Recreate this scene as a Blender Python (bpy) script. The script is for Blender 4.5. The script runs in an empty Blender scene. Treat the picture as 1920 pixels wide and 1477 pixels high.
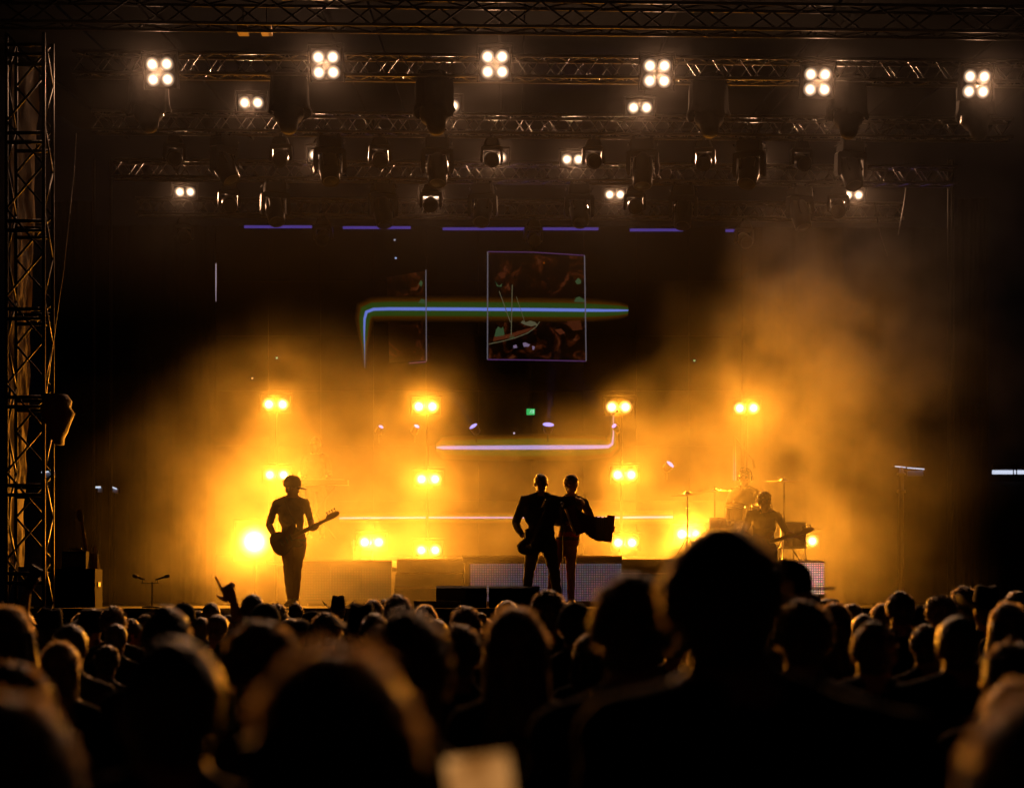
import bpy, bmesh, math, random
from mathutils import Vector, Matrix, Euler, kdtree, noise as mnoise

random.seed(7)
PI = math.pi
SC = bpy.context.scene
COL = SC.collection
# ------------------------------------------------------------------ camera
F = 3600.0                      # focal length in pixels of the 1920 px wide photograph
CAMZ = 1.75
HORIZON = 1118.0                # row of the eye level in the photograph (level camera, lens shifted up)
CAM = Vector((0, 0, CAMZ))
cam_d = bpy.data.cameras.new('camera')
cam_o = bpy.data.objects.new('camera', cam_d)
COL.objects.link(cam_o)
cam_o.location = CAM
cam_o.rotation_euler = (PI / 2, 0, 0)
cam_d.shift_y = (HORIZON - 738.5) / 1920
cam_d.sensor_width = 36.0
cam_d.lens = 36.0 * F / 1920
cam_d.clip_end = 500
cam_d.dof.use_dof = True
cam_d.dof.focus_distance = 27.5
cam_d.dof.aperture_fstop = 2.1
SC.camera = cam_o
# ------------------------------------------------------------------ night sky, exposure
W = bpy.data.worlds.new('World')
SC.world = W
W.use_nodes = True
W.node_tree.nodes['Background'].inputs[0].default_value = (0.25, 0.35, 0.6, 1)
W.node_tree.nodes['Background'].inputs[1].default_value = 0.0006
SC.view_settings.view_transform = 'Standard'
SC.view_settings.look = 'None'
SC.view_settings.exposure = 0.0
SC.view_settings.gamma = 1.0
cy = SC.cycles
cy.use_denoising = True
cy.use_light_tree = True
cy.use_adaptive_sampling = True
cy.adaptive_threshold = 0.03
cy.max_bounces = 4
cy.diffuse_bounces = 2
cy.glossy_bounces = 2
cy.transmission_bounces = 3
cy.volume_bounces = 0
cy.transparent_max_bounces = 8
cy.volume_max_steps = 256
cy.sample_clamp_indirect = 4.0
cy.caustics_reflective = False
cy.caustics_refractive = False

# light levels (all of them are lamps that the photograph shows lit)
P_AMBER = 2400.0
P_WHITE4 = 380.0
P_WHITE2 = 210.0
C_AMBER = (1.0, 0.315, 0.018)
C_WHITE = (1.0, 0.50, 0.26)


def at(px, py, D):
    """world point seen at photograph pixel (px, py), D metres in front of the camera"""
    return CAM + Vector(((px - 960) / F, 1.0, (HORIZON - py) / F)) * D


# ------------------------------------------------------------------ materials
MATS = {}


def mat(name, col, rough=0.6, metal=0.0, spec=0.5, emit=None, estr=0.0, bump=0.0, bscale=40.0, var=0.0, vscale=6.0, trans=0.0, sheen=0.0, tcol=None):
    if name in MATS:
        return MATS[name]
    m = bpy.data.materials.new(name)
    m.use_nodes = True
    nt = m.node_tree
    N = nt.nodes
    L = nt.links
    p = N['Principled BSDF']
    p.inputs['Base Color'].default_value = (*col, 1)
    p.inputs['Roughness'].default_value = rough
    p.inputs['Metallic'].default_value = metal
    p.inputs['Specular IOR Level'].default_value = spec
    if sheen:
        p.inputs['Sheen Weight'].default_value = sheen
    if emit:
        p.inputs['Emission Color'].default_value = (*emit, 1)
        p.inputs['Emission Strength'].default_value = estr
        m.cycles.emission_sampling = 'NONE'
    if var or bump:
        tc = N.new('ShaderNodeTexCoord')
        nz = N.new('ShaderNodeTexNoise')
        nz.inputs['Scale'].default_value = vscale
        nz.inputs['Detail'].default_value = 5
        L.new(tc.outputs['Object'], nz.inputs['Vector'])
        if var:
            mx = N.new('ShaderNodeMix')
            mx.data_type = 'RGBA'
            mx.inputs[6].default_value = (*[c * (1 - var) for c in col], 1)
            mx.inputs[7].default_value = (*[min(1, c * (1 + var)) for c in col], 1)
            L.new(nz.outputs[0], mx.inputs[0])
            L.new(mx.outputs[2], p.inputs['Base Color'])
        if bump:
            n2 = N.new('ShaderNodeTexNoise')
            n2.inputs['Scale'].default_value = bscale
            n2.inputs['Detail'].default_value = 4
            L.new(tc.outputs['Object'], n2.inputs['Vector'])
            b = N.new('ShaderNodeBump')
            b.inputs['Strength'].default_value = bump
            b.inputs['Distance'].default_value = 0.02
            L.new(n2.outputs[0], b.inputs['Height'])
            L.new(b.outputs[0], p.inputs['Normal'])
    if trans:
        out = N['Material Output']
        tr = N.new('ShaderNodeBsdfTranslucent')
        tr.inputs[0].default_value = (*(tcol or [min(1, c * 1.6) for c in col]), 1)
        ms = N.new('ShaderNodeMixShader')
        ms.inputs[0].default_value = trans
        L.new(p.outputs[0], ms.inputs[1])
        L.new(tr.outputs[0], ms.inputs[2])
        L.new(ms.outputs[0], out.inputs[0])
    MATS[name] = m
    return m


M_BLACK = mat('black_paint', (0.012, 0.012, 0.012), 0.6, spec=0.2, bump=0.15, bscale=60, var=0.3)
M_PLASTIC = mat('black_plastic', (0.012, 0.012, 0.013), 0.3, spec=0.5, bump=0.1, bscale=90)
M_ALU = mat('truss_aluminium', (0.20, 0.19, 0.18), 0.38, metal=0.9, var=0.25, vscale=3.0)
M_STEEL = mat('dark_steel', (0.05, 0.047, 0.045), 0.45, metal=0.8, var=0.3)
M_DRAPE = mat('black_drape', (0.003, 0.003, 0.003), 0.95, spec=0.03, bump=0.4, bscale=8)
M_COVER = mat('rain_cover', (0.010, 0.010, 0.010), 0.75, spec=0.25, bump=0.5, bscale=14)
M_DECK = mat('stage_deck', (0.010, 0.0095, 0.009), 0.9, spec=0.06, bump=0.2, bscale=30, var=0.4, vscale=2.0)
M_GROUND = mat('trodden_ground', (0.04, 0.038, 0.03), 0.95, bump=0.6, bscale=12, var=0.5, vscale=1.5)


def lens_mat(name, col, peak, sigma):
    """a lit lamp, bright at the centre; the soft rim is painted bloom"""
    m = bpy.data.materials.new(name)
    m.use_nodes = True
    N, L = m.node_tree.nodes, m.node_tree.links
    p = N['Principled BSDF']
    p.inputs['Base Color'].default_value = (0.02, 0.02, 0.02, 1)
    p.inputs['Roughness'].default_value = 0.4
    tc = N.new('ShaderNodeTexCoord')
    sc = N.new('ShaderNodeVectorMath')
    sc.operation = 'MULTIPLY'
    sc.inputs[1].default_value = (1 / sigma, 0, 1 / sigma)
    L.new(tc.outputs['Object'], sc.inputs[0])
    d = N.new('ShaderNodeVectorMath')
    d.operation = 'DOT_PRODUCT'
    L.new(sc.outputs[0], d.inputs[0])
    L.new(sc.outputs[0], d.inputs[1])
    e = N.new('ShaderNodeMath')
    e.operation = 'POWER'
    e.inputs[0].default_value = math.exp(-1)
    L.new(d.outputs['Value'], e.inputs[1])
    k = N.new('ShaderNodeMath')
    k.operation = 'MULTIPLY'
    k.inputs[1].default_value = peak
    L.new(e.outputs[0], k.inputs[0])
    p.inputs['Emission Color'].default_value = (*col, 1)
    L.new(k.outputs[0], p.inputs['Emission Strength'])
    m.cycles.emission_sampling = 'NONE'
    return m


M_LENS_A = lens_mat('lit_amber_lens', (1.0, 0.58, 0.18), 22, 0.052)
M_LENS_A1 = lens_mat('lit_big_amber_lens', (1.0, 0.58, 0.18), 22, 0.135)
M_LENS_W = lens_mat('lit_warm_lens', (1.0, 0.66, 0.42), 8, 0.046)
M_GLASS = mat('dark_lens', (0.01, 0.01, 0.011), 0.3, spec=0.25)
M_TOWER = mat('tower_paint', (0.010, 0.010, 0.011), 0.5, spec=0.18, var=0.3)
M_MATTE = mat('matte_black', (0.004, 0.004, 0.004), 0.9, spec=0.03)


# ------------------------------------------------------------------ mesh helpers
def basis(d):
    d = Vector(d).normalized()
    u = d.cross(Vector((0, 0, 1)))
    if u.length < 1e-4:
        u = d.cross(Vector((1, 0, 0)))
    u.normalize()
    return u, d.cross(u).normalized()


class MB:
    def __init__(s):
        s.v = []
        s.f = []
        s.m = []
        s.cm = 0

    def face(s, *idx):
        s.f.append(idx)
        s.m.append(s.cm)

    def box(s, c, size, rot=None, taper=(1, 1), ch=0.0):
        """box centred at c; taper scales the top face; ch chamfers the vertical edges"""
        hx, hy, hz = [k / 2 for k in size]
        R = rot.to_matrix() if rot is not None else None
        if ch > 0:
            ch = min(ch, hx * 0.9, hy * 0.9)
            ring = [(-hx + ch, -hy), (hx - ch, -hy), (hx, -hy + ch), (hx, hy - ch), (hx - ch, hy), (-hx + ch, hy), (-hx, hy - ch), (-hx, -hy + ch)]
        else:
            ring = [(-hx, -hy), (hx, -hy), (hx, hy), (-hx, hy)]
        n = len(ring)
        i0 = len(s.v)
        for z, tx, ty in ((-hz, 1, 1), (hz, taper[0], taper[1])):
            for x, y in ring:
                p = Vector((x * tx, y * ty, z))
                if R:
                    p = R @ p
                s.v.append(p + Vector(c))
        s.face(*[i0 + k for k in reversed(range(n))])
        s.face(*[i0 + n + k for k in range(n)])
        for k in range(n):
            s.face(i0 + k, i0 + (k + 1) % n, i0 + n + (k + 1) % n, i0 + n + k)
        return s

    def tube(s, pts, rad, n=8, cap=True, sx=1.0, up=None):
        """swept tube through pts with radius (number or list); sx squashes along the second axis"""
        pts = [Vector(p) for p in pts]
        if not isinstance(rad, (list, tuple)):
            rad = [rad] * len(pts)
        rings = []
        u = None
        for i, p in enumerate(pts):
            d = (pts[min(i + 1, len(pts) - 1)] - pts[max(i - 1, 0)])
            if d.length < 1e-9:
                d = Vector((0, 0, 1))
            d.normalize()
            if u is None:
                if up is not None:
                    u = Vector(up) - d * d.dot(Vector(up))
                    u.normalize()
                    w = d.cross(u)
                else:
                    u, w = basis(d)
            else:
                u = (u - d * u.dot(d)).normalized()
                w = d.cross(u)
            i0 = len(s.v)
            r = rad[i]
            for k in range(n):
                a = 2 * PI * k / n
                s.v.append(p + u * (r * math.cos(a)) + w * (r * sx * math.sin(a)))
            rings.append(i0)
        for a, b in zip(rings, rings[1:]):
            for k in range(n):
                s.face(a + k, a + (k + 1) % n, b + (k + 1) % n, b + k)
        if cap:
            s.face(*[rings[0] + k for k in reversed(range(n))])
            s.face(*[rings[-1] + k for k in range(n)])
        return s

    def loft(s, rings, n=16, cap=True, close=False):
        """rings: list of (centre, rx, ry[, exponent]) stacked; each ring lies in the XY plane"""
        idx = []
        for r in rings:
            c, rx, ry = Vector(r[0]), r[1], r[2]
            e = r[3] if len(r) > 3 else 2.0
            i0 = len(s.v)
            for k in range(n):
                a = 2 * PI * k / n
                ca, sa = math.cos(a), math.sin(a)
                s.v.append(c + Vector((rx * math.copysign(abs(ca) ** (2 / e), ca), ry * math.copysign(abs(sa) ** (2 / e), sa), 0)))
            idx.append(i0)
        for a, b in zip(idx, idx[1:]):
            for k in range(n):
                s.face(a + k, a + (k + 1) % n, b + (k + 1) % n, b + k)
        if cap:
            s.face(*[idx[0] + k for k in reversed(range(n))])
            s.face(*[idx[-1] + k for k in range(n)])
        return s

    def lathe(s, prof, c=(0, 0, 0), axis=(0, 0, 1), n=20, cap=True):
        """prof: list of (distance along axis, radius)"""
        u, w = basis(axis)
        d = Vector(axis).normalized()
        idx = []
        for t, r in prof:
            i0 = len(s.v)
            for k in range(n):
                a = 2 * PI * k / n
                s.v.append(Vector(c) + d * t + u * (r * math.cos(a)) + w * (r * math.sin(a)))
            idx.append(i0)
        for a, b in zip(idx, idx[1:]):
            for k in range(n):
                s.face(a + k, a + (k + 1) % n, b + (k + 1) % n, b + k)
        if cap:
            s.face(*[idx[0] + k for k in reversed(range(n))])
            s.face(*[idx[-1] + k for k in range(n)])
        return s

    def ell(s, c, r, n=14, m=9, rot=None):
        R = rot.to_matrix() if rot is not None else None
        idx = []
        for j in range(1, m):
            t = PI * j / m
            i0 = len(s.v)
            for k in range(n):
                a = 2 * PI * k / n
                p = Vector((r[0] * math.sin(t) * math.cos(a), r[1] * math.sin(t) * math.sin(a), -r[2] * math.cos(t)))
                s.v.append((R @ p if R else p) + Vector(c))
            idx.append(i0)
        for a, b in zip(idx, idx[1:]):
            for k in range(n):
                s.face(a + k, a + (k + 1) % n, b + (k + 1) % n, b + k)
        for ring, z, rev in ((idx[0], -1, True), (idx[-1], 1, False)):
            p = Vector((0, 0, z * r[2]))
            i0 = len(s.v)
            s.v.append((R @ p if R else p) + Vector(c))
            for k in range(n):
                a, b = ring + k, ring + (k + 1) % n
                s.face(*((b, a, i0) if rev else (a, b, i0)))
        return s

    def plate(s, outline, t, O=(0, 0, 0), X=(1, 0, 0), Y=(0, 0, 1)):
        """flat outline (list of 2-D points) extruded by thickness t along X x Y"""
        O, X, Y = Vector(O), Vector(X), Vector(Y)
        Z = X.cross(Y).normalized()
        n = len(outline)
        i0 = len(s.v)
        for k in (-0.5, 0.5):
            for x, y in outline:
                s.v.append(O + X * x + Y * y + Z * (t * k))
        s.face(*[i0 + k for k in reversed(range(n))])
        s.face(*[i0 + n + k for k in range(n)])
        for k in range(n):
            s.face(i0 + k, i0 + (k + 1) % n, i0 + n + (k + 1) % n, i0 + n + k)
        return s

    def sheet(s, pts4):
        i0 = len(s.v)
        s.v += [Vector(p) for p in pts4]
        s.face(*range(i0, i0 + len(pts4)))
        return s

    def mesh(s, name, mats, smooth=False, off=None):
        me = bpy.data.meshes.new(name)
        vs = [tuple(p - off) for p in s.v] if off is not None else [tuple(p) for p in s.v]
        me.from_pydata(vs, [], s.f)
        if not isinstance(mats, (list, tuple)):
            mats = [mats]
        for m in mats:
            me.materials.append(m)
        if len(mats) > 1:
            me.polygons.foreach_set('material_index', s.m)
        if smooth:
            me.polygons.foreach_set('use_smooth', [True] * len(me.polygons))
        me.update()
        return me

    def build(s, name, mats, parent=None, smooth=False, off=None):
        if parent is not None and off is None and parent.get('_world'):
            off = wloc(parent)
        return link(name, s.mesh(name, mats, smooth, off), parent)


def wloc(o):
    p = Vector((0, 0, 0))
    while o is not None:
        p = p + o.location
        o = o.parent
    return p


def link(name, data, parent=None):
    o = bpy.data.objects.new(name, data)
    COL.objects.link(o)
    o.parent = parent
    if parent is not None and parent.get('_world'):
        o['_world'] = 1
    return o


def tag(o, label=None, cat=None, group=None, kind=None):
    if label:
        o['label'] = label
    if cat:
        o['category'] = cat
    if group:
        o['group'] = group
    if kind:
        o['kind'] = kind
    return o


def thing(name, loc, label, cat, group=None, rot=(0, 0, 0), world=False):
    """an Empty at the base of a thing; with world=True its parts are given in world coordinates"""
    o = link(name, None)
    o.empty_display_size = 0.1
    o.location = loc
    o.rotation_euler = rot
    if world:
        o['_world'] = 1
    return tag(o, label, cat, group)


def copy_tree(o, parent=None):
    c = o.copy()
    COL.objects.link(c)
    c.parent = parent
    for ch in list(o.children):
        copy_tree(ch, c)
    return c


# ------------------------------------------------------------------ ground, stage, screen
STAGE_Z = 1.60
mb = MB()
mb.sheet([(-200, -60, 0), (200, -60, 0), (200, 260, 0), (-200, 260, 0)])
tag(mb.build('ground', M_GROUND), kind='structure')

st = thing('stage', (0, 24.6, 0), 'black concert stage deck raised above the heads of the crowd', 'stage', world=True)
mb = MB().box((0.6, 33.0, STAGE_Z - 0.06), (21, 16.8, 0.12))
mb.build('deck', M_DECK, st)
mb = MB()
for k in range(30):
    x0 = -9.9 + k * 0.7
    mb.box((x0 + 0.35, 24.65 + 0.01 * math.sin(k), (STAGE_Z - 0.13) / 2), (0.69, 0.04, STAGE_Z - 0.14))
mb.build('skirt', M_DRAPE, st)

# ------------------------------------------------------------------ lighting rig: trusses
YAW = 0.036
RIGZ = 9.25                     # height of the truss tops above the ground


def rig_y(D, x):
    return D + YAW * (x + 2.0)


def rod(name, p0, p1, me, parent, L0):
    """place the shared unit rod mesh (along Z, length L0) from p0 to p1"""
    o = link(name, me, parent)
    d = Vector(p1) - Vector(p0)
    off = wloc(parent)
    o.location = Vector(p0) - off
    o.rotation_mode = 'QUATERNION'
    o.rotation_quaternion = Vector((0, 0, 1)).rotation_difference(d)
    o.scale = (1, 1, d.length / L0)
    return o


ME_BRACE = MB().tube([(0, 0, 0), (0, 0, 1)], 0.009, 6, cap=False).mesh('brace', M_ALU, True)
ME_CHORD = MB().tube([(0, 0, 0), (0, 0, 1)], 0.024, 10).mesh('chord', M_ALU, True)
ME_STEELROD = MB().tube([(0, 0, 0), (0, 0, 1)], 0.022, 8).mesh('steel_rod', M_STEEL, True)


def box_truss(p0, p1, h, pitch, label, group, chord=ME_CHORD, brace=ME_BRACE, up=Vector((0, 0, 1)), name='lighting_truss'):
    """square lattice girder from p0 to p1 (its near top edge), every chord and brace a part"""
    p0, p1 = Vector(p0), Vector(p1)
    d = (p1 - p0).normalized()
    side = d.cross(up).normalized()
    if side.y < 0:
        side = -side
    T = thing(name, p0, label, 'truss', group, world=True)
    offs = [Vector((0, 0, 0)), side * h, side * h - up * h, -up * h]
    for o in offs:
        rod('chord', p0 + o, p1 + o, chord, T, 1.0)
    n = max(2, round((p1 - p0).length / pitch))
    for q in range(4):
        a, b = offs[q], offs[(q + 1) % 4]
        for k in range(n):
            s0 = p0 + (p1 - p0) * (k / n)
            s1 = p0 + (p1 - p0) * ((k + 1) / n)
            if k % 2 == 0:
                rod('brace', s0 + a, s1 + b, brace, T, 1.0)
            else:
                rod('brace', s0 + b, s1 + a, brace, T, 1.0)
    return T


ROWS = {1: 27.0, 2: 30.3, 3: 33.7, 4: 36.9}
ordn = {1: 'front', 2: 'second', 3: 'third', 4: 'rearmost'}
XR = {1: (-6.15, 8.6), 2: (-6.6, 8.0), 3: (-7.0, 7.9), 4: (-7.2, 7.6)}
for r, D in ROWS.items():
    x0, x1 = XR[r]
    lab = {1: 'front lattice truss, the highest one, carrying the four-lamp blinders',
           2: 'second lattice truss from the front, below the four-lamp blinders',
           3: 'third lattice truss from the front, between the rows of moving heads',
           4: 'rearmost lattice truss, just above the purple line of the screen'}[r]
    box_truss((x0, rig_y(D, x0), RIGZ + 0.12), (x1, rig_y(D, x1), RIGZ + 0.12), 0.29, 0.2, lab, 'lighting trusses across the stage')
# ------------------------------------------------------------------ lamps
def spot_data(name, power, color, size=150, radius=0.06):
    l = bpy.data.lights.new(name, 'SPOT')
    l.energy = power
    l.color = color
    l.spot_size = math.radians(size)
    l.spot_blend = 1.0
    l.shadow_soft_size = radius
    return l


def make_blinder(cols, rows, sp, lensr, mlens, light, label, group):
    """a blinder of cols x rows round lamps facing -Y, its centre at the origin"""
    T = thing('blinder_light', (0, 0, 0), label, 'blinder', group)
    w, h = sp * cols + 0.05, sp * rows + 0.05
    mb = MB().box((0, 0.07, 0), (w, 0.12, h), ch=0.02)
    mb.build('housing', M_MATTE, T)
    for sx in (-1, 1):
        MB().box((sx * (w / 2 + 0.02), 0.03, 0.02), (0.012, 0.05, h + 0.06)).build('bracket', M_MATTE, T)
    MB().tube([(-w / 2 - 0.02, 0.03, h / 2 + 0.05), (w / 2 + 0.02, 0.03, h / 2 + 0.05)], 0.014, 8).build('hanging_bar', M_MATTE, T)
    ring = MB().lathe([(0, lensr + 0.004), (-0.012, lensr + 0.005), (-0.012, lensr), (0.0, lensr)], axis=(0, 1, 0), n=24, cap=False).mesh('lamp_ring', M_MATTE, True)
    lens = MB().lathe([(-0.004, lensr), (-0.014, lensr * 0.8), (-0.02, lensr * 0.45), (-0.022, 0.001)], axis=(0, 1, 0), n=24, cap=False).mesh('lamp', mlens, True)
    for i in range(cols):
        for j in range(rows):
            p = ((i - (cols - 1) / 2) * sp, 0.008, (j - (rows - 1) / 2) * sp)
            o = link('lamp', lens, T)
            o.location = p
            q = link('lamp_ring', ring, o)
    lo = link('lamp_light', light, T)
    lo.location = (0, -0.07, 0)
    lo.rotation_euler = (-PI / 2, 0, 0)
    return T


L_W4 = spot_data('white4', P_WHITE4, C_WHITE, 85, 0.03)
L_W2 = spot_data('white2', P_WHITE2, C_WHITE, 85, 0.03)
L_AM = spot_data('amber2', P_AMBER, C_AMBER, 76, 0.03)
used = {}


def place(key, maker, loc, rot, label):
    if key not in used:
        used[key] = maker()
        o = used[key]
    else:
        o = copy_tree(used[key])
    o.location = loc
    o.rotation_euler = rot
    if label:
        o['label'] = label
    return o


W4 = [(300, 135), (611, 122), (928, 121), (1232, 138), (1533, 154), (1831, 158)]
pos_word = ['leftmost', 'second from the left', 'third from the left', 'fourth from the left', 'fifth from the left', 'rightmost']
for i, (px, py) in enumerate(W4):
    x = (px - 960) / F * 27
    D = rig_y(ROWS[1], x) - 0.12
    place('w4', lambda: make_blinder(2, 2, 0.205, 0.1, M_LENS_W, L_W4, '', 'four-lamp blinders on the front truss'),
          at(px, py, D), (0.26, 0, 0.03 * (i - 2.5)), 'lit white four-lamp blinder on the front truss, ' + pos_word[i])
W2 = [(471, 193, 2, 'left of the covered moving light on the second truss'), (838, 199, 2, 'half hidden behind the covered moving light, left of centre'),
      (1200, 202, 2, 'just below the fourth four-lamp blinder'), (1580, 213, 2, 'peeking out beside the covered moving light at the right'),
      (600, 291, 3, 'half hidden behind the big moving head at the left'), (929, 296, 3, 'half hidden behind the small moving head at the centre'),
      (1074, 299, 3, 'in clear view right of centre on the third truss'), (1411, 299, 3, 'hidden behind the big moving head at the right'),
      (347, 360, 4, 'at the far left of the rearmost truss'), (808, 366, 4, 'behind the lowest small moving head left of centre'),
      (1153, 365, 4, 'beside the small moving head right of centre'), (1600, 366, 4, 'at the far right of the rearmost truss')]
for px, py, r, lab in W2:
    x = (px - 960) / F * ROWS[r]
    D = rig_y(ROWS[r], x) - 0.12
    place('w2', lambda: make_blinder(2, 1, 0.205, 0.1, M_LENS_W, L_W2, '', 'two-lamp blinders hung from the trusses'),
          at(px, py, D), (0.26, 0, 0), 'lit white two-lamp blinder ' + lab)
AM = [(517, 758, 35, 0.8, 'top one of the left lamp stand'), (798, 762, 35, 0.8, 'top one of the lamp stand left of centre'), (1160, 763, 35, 0.85, 'top one of the lamp stand right of centre'),
      (1400, 765, 35, 0.75, 'above the drummer'),
      (519, 890, 34.9, 0.75, 'beside the cap of the guitarist'), (803, 898, 34.9, 0.6, 'middle one of the lamp stand left of centre'), (1171, 890, 34.9, 0.8, 'right of the two men at head height'),
      (477, 1015, 33.0, 2.01, 'blazing behind the guitar of the left guitarist'), (697, 1016, 33.5, 0.85, 'on the floor between the guitarist and the two men'),
      (803, 1031, 34.6, 0.45, 'lowest one of the lamp stand left of centre'), (1172, 1017, 34.6, 0.6, 'lowest one, under the accordion'),
      (1292, 1001, 33.0, 1.7, 'on the floor behind the big head in the foreground'), (1510, 1014, 34.6, 0.55, 'on the floor right of the drums')]
for i, (px, py, D, k, lab) in enumerate(AM):
    one = k > 2
    o = place('am1' if one else 'am', lambda: make_blinder(1 if one else 2, 1, 0.62 if one else 0.25, 0.30 if one else 0.123, M_LENS_A1 if one else M_LENS_A, L_AM, '', 'amber blinders at the back of the stage'),
              at(px, py, D), (0.09, 0, -at(px, py, D).x * 0.02), ('big lit amber lamp ' if one else 'lit amber two-lamp blinder ') + lab)
    if k != 1.0:
        for c in o.children:
            if c.type == 'LIGHT':
                c.data = c.data.copy()
                c.data.energy = P_AMBER * (1.7 if one else k)


# ------------------------------------------------------------------ moving heads and covered lights
def make_mover(big):
    T = thing('moving_head', (0, 0, 0), '', 'stage light')
    k = 1.0
    if big:
        for s in (-1, 1):
            MB().box((s * 0.14, 0, -0.035), (0.05, 0.06, 0.07)).build('clamp', M_STEEL, T)
        MB().box((0, 0, -0.155), (0.40, 0.30, 0.17), ch=0.03, taper=(0.92, 0.92)).build('base', M_BLACK, T)
        for s in (-1, 1):
            o = MB()
            o.tube([(s * 0.215, -0.1, -0.12), (s * 0.235, -0.1, -0.13), (s * 0.235, 0.1, -0.13), (s * 0.215, 0.1, -0.12)], 0.011, 6)
            o.build('handle', M_STEEL, T)
        out = [(-0.255, -0.27), (-0.235, -0.245), (0.235, -0.245), (0.255, -0.27), (0.265, -0.55), (0.25, -0.62), (0.215, -0.64), (0.195, -0.60), (0.19, -0.33), (-0.19, -0.33), (-0.195, -0.60), (-0.215, -0.64), (-0.25, -0.62), (-0.265, -0.55)]
        MB().plate(out, 0.13).build('yoke', M_PLASTIC, T)
        h = MB().lathe([(-0.26, 0.10), (-0.25, 0.135), (-0.10, 0.168), (0.06, 0.172), (0.16, 0.155), (0.28, 0.15), (0.30, 0.135), (0.285, 0.12)], axis=(0, -1, 0), n=24).build('head', M_PLASTIC, T, True)
        h.location = (0, 0, -0.53)
        MB().lathe([(0.28, 0.121), (0.292, 0.09), (0.296, 0.001)], axis=(0, -1, 0), n=24, cap=False).build('lens', M_GLASS, h, True)
        for s in (-1, 1):
            MB().box((s * 0.11, 0.02, 0.15), (0.03, 0.22, 0.03)).build('cooling_rib', M_STEEL, h)
    else:
        MB().box((0, 0, -0.04), (0.05, 0.06, 0.08)).tube([(-0.05, 0, -0.07), (0.05, 0, -0.07)], 0.012, 6).build('clamp', M_STEEL, T)
        MB().box((0, 0, -0.125), (0.27, 0.22, 0.11), ch=0.03, taper=(0.7, 0.8)).build('base', M_BLACK, T)
        out = [(-0.165, -0.2), (-0.15, -0.182), (0.15, -0.182), (0.165, -0.2), (0.175, -0.38), (0.165, -0.42), (0.14, -0.425), (0.128, -0.40), (0.122, -0.235), (-0.122, -0.235), (-0.128, -0.40), (-0.14, -0.425), (-0.165, -0.42), (-0.175, -0.38)]
        MB().plate(out, 0.09).build('yoke', M_PLASTIC, T)
        h = MB().lathe([(-0.15, 0.06), (-0.13, 0.09), (-0.04, 0.112), (0.09, 0.116), (0.15, 0.117), (0.165, 0.108), (0.15, 0.095)], axis=(0, -1, 0), n=24).build('head', M_PLASTIC, T, True)
        h.location = (0, 0, -0.37)
        MB().lathe([(0.148, 0.096), (0.165, 0.06), (0.17, 0.001)], axis=(0, -1, 0), n=24, cap=False).build('lens', M_GLASS, h, True)
    return T


def mover(big, px, row, yaw, tilt, label, scale=1.0):
    key = 'big' if big else 'small'
    x = (px - 960) / F * ROWS[row]
    D = rig_y(ROWS[row], x) + 0.15
    p = at(px, 300, D)
    o = place(key, lambda: make_mover(big), (p.x, D, RIGZ - 0.17), (0, 0, yaw), label)
    o['group'] = ('large' if big else 'small') + ' moving heads under the trusses'
    o.scale = (scale,) * 3
    for c in o.children:
        if c.name.startswith('head'):
            c.rotation_euler = (tilt, 0, 0)
    return o


ordl = ['first', 'second', 'third', 'fourth', 'fifth', 'sixth', 'seventh', 'eighth']
for i, (px, yaw, tilt) in enumerate([(327, 0.2, 0.4), (527, -0.1, 0.5), (712, 0.15, 0.45), (922, 0.0, 0.25), (1112, 0.1, 0.35), (1320, -0.2, 0.5), (1502, 0.25, 0.4)]):
    mover(False, px, 2, yaw, tilt, 'small black moving head under the second truss, %s from the left' % ordl[i], 1.06)
for i, (px, yaw, tilt) in enumerate([(420, 1.0, 1.0), (618, 0.25, 1.1), (820, 0.05, 1.2), (1205, -0.1, 1.3), (1405, -0.4, 1.0), (1595, 0.3, 1.1)]):
    mover(True, px, 2, yaw, tilt, 'large black moving head under the second truss, %s from the left' % ordl[i])
for i, (px, yaw, tilt) in enumerate([(430, 0.2, 0.5), (808, 0.0, 0.2), (1190, 0.05, 0.25), (1572, -0.2, 0.6)]):
    mover(False, px, 3, yaw, tilt, 'small black moving head under the third truss, %s from the left' % ordl[i], 1.15)
for i, (px, yaw, tilt) in enumerate([(516, 0.3, 1.0), (718, 0.4, 1.2), (905, -0.15, 0.9), (1086, 0.1, 0.9), (1281, -0.2, 1.1), (1500, 0.5, 1.2)]):
    mover(True, px, 3, yaw, tilt, 'large black moving head under the third truss, %s from the left' % ordl[i])
for i, (px, yaw, tilt) in enumerate([(345, 0.2, 0.5), (606, -0.1, 0.6), (1000, 0.15, 0.45), (1395, 0.2, 0.5)]):
    mover(False, px, 4, yaw, tilt, 'small dim moving head under the rearmost truss, %s from the left' % ordl[i], 1.1)


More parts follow.
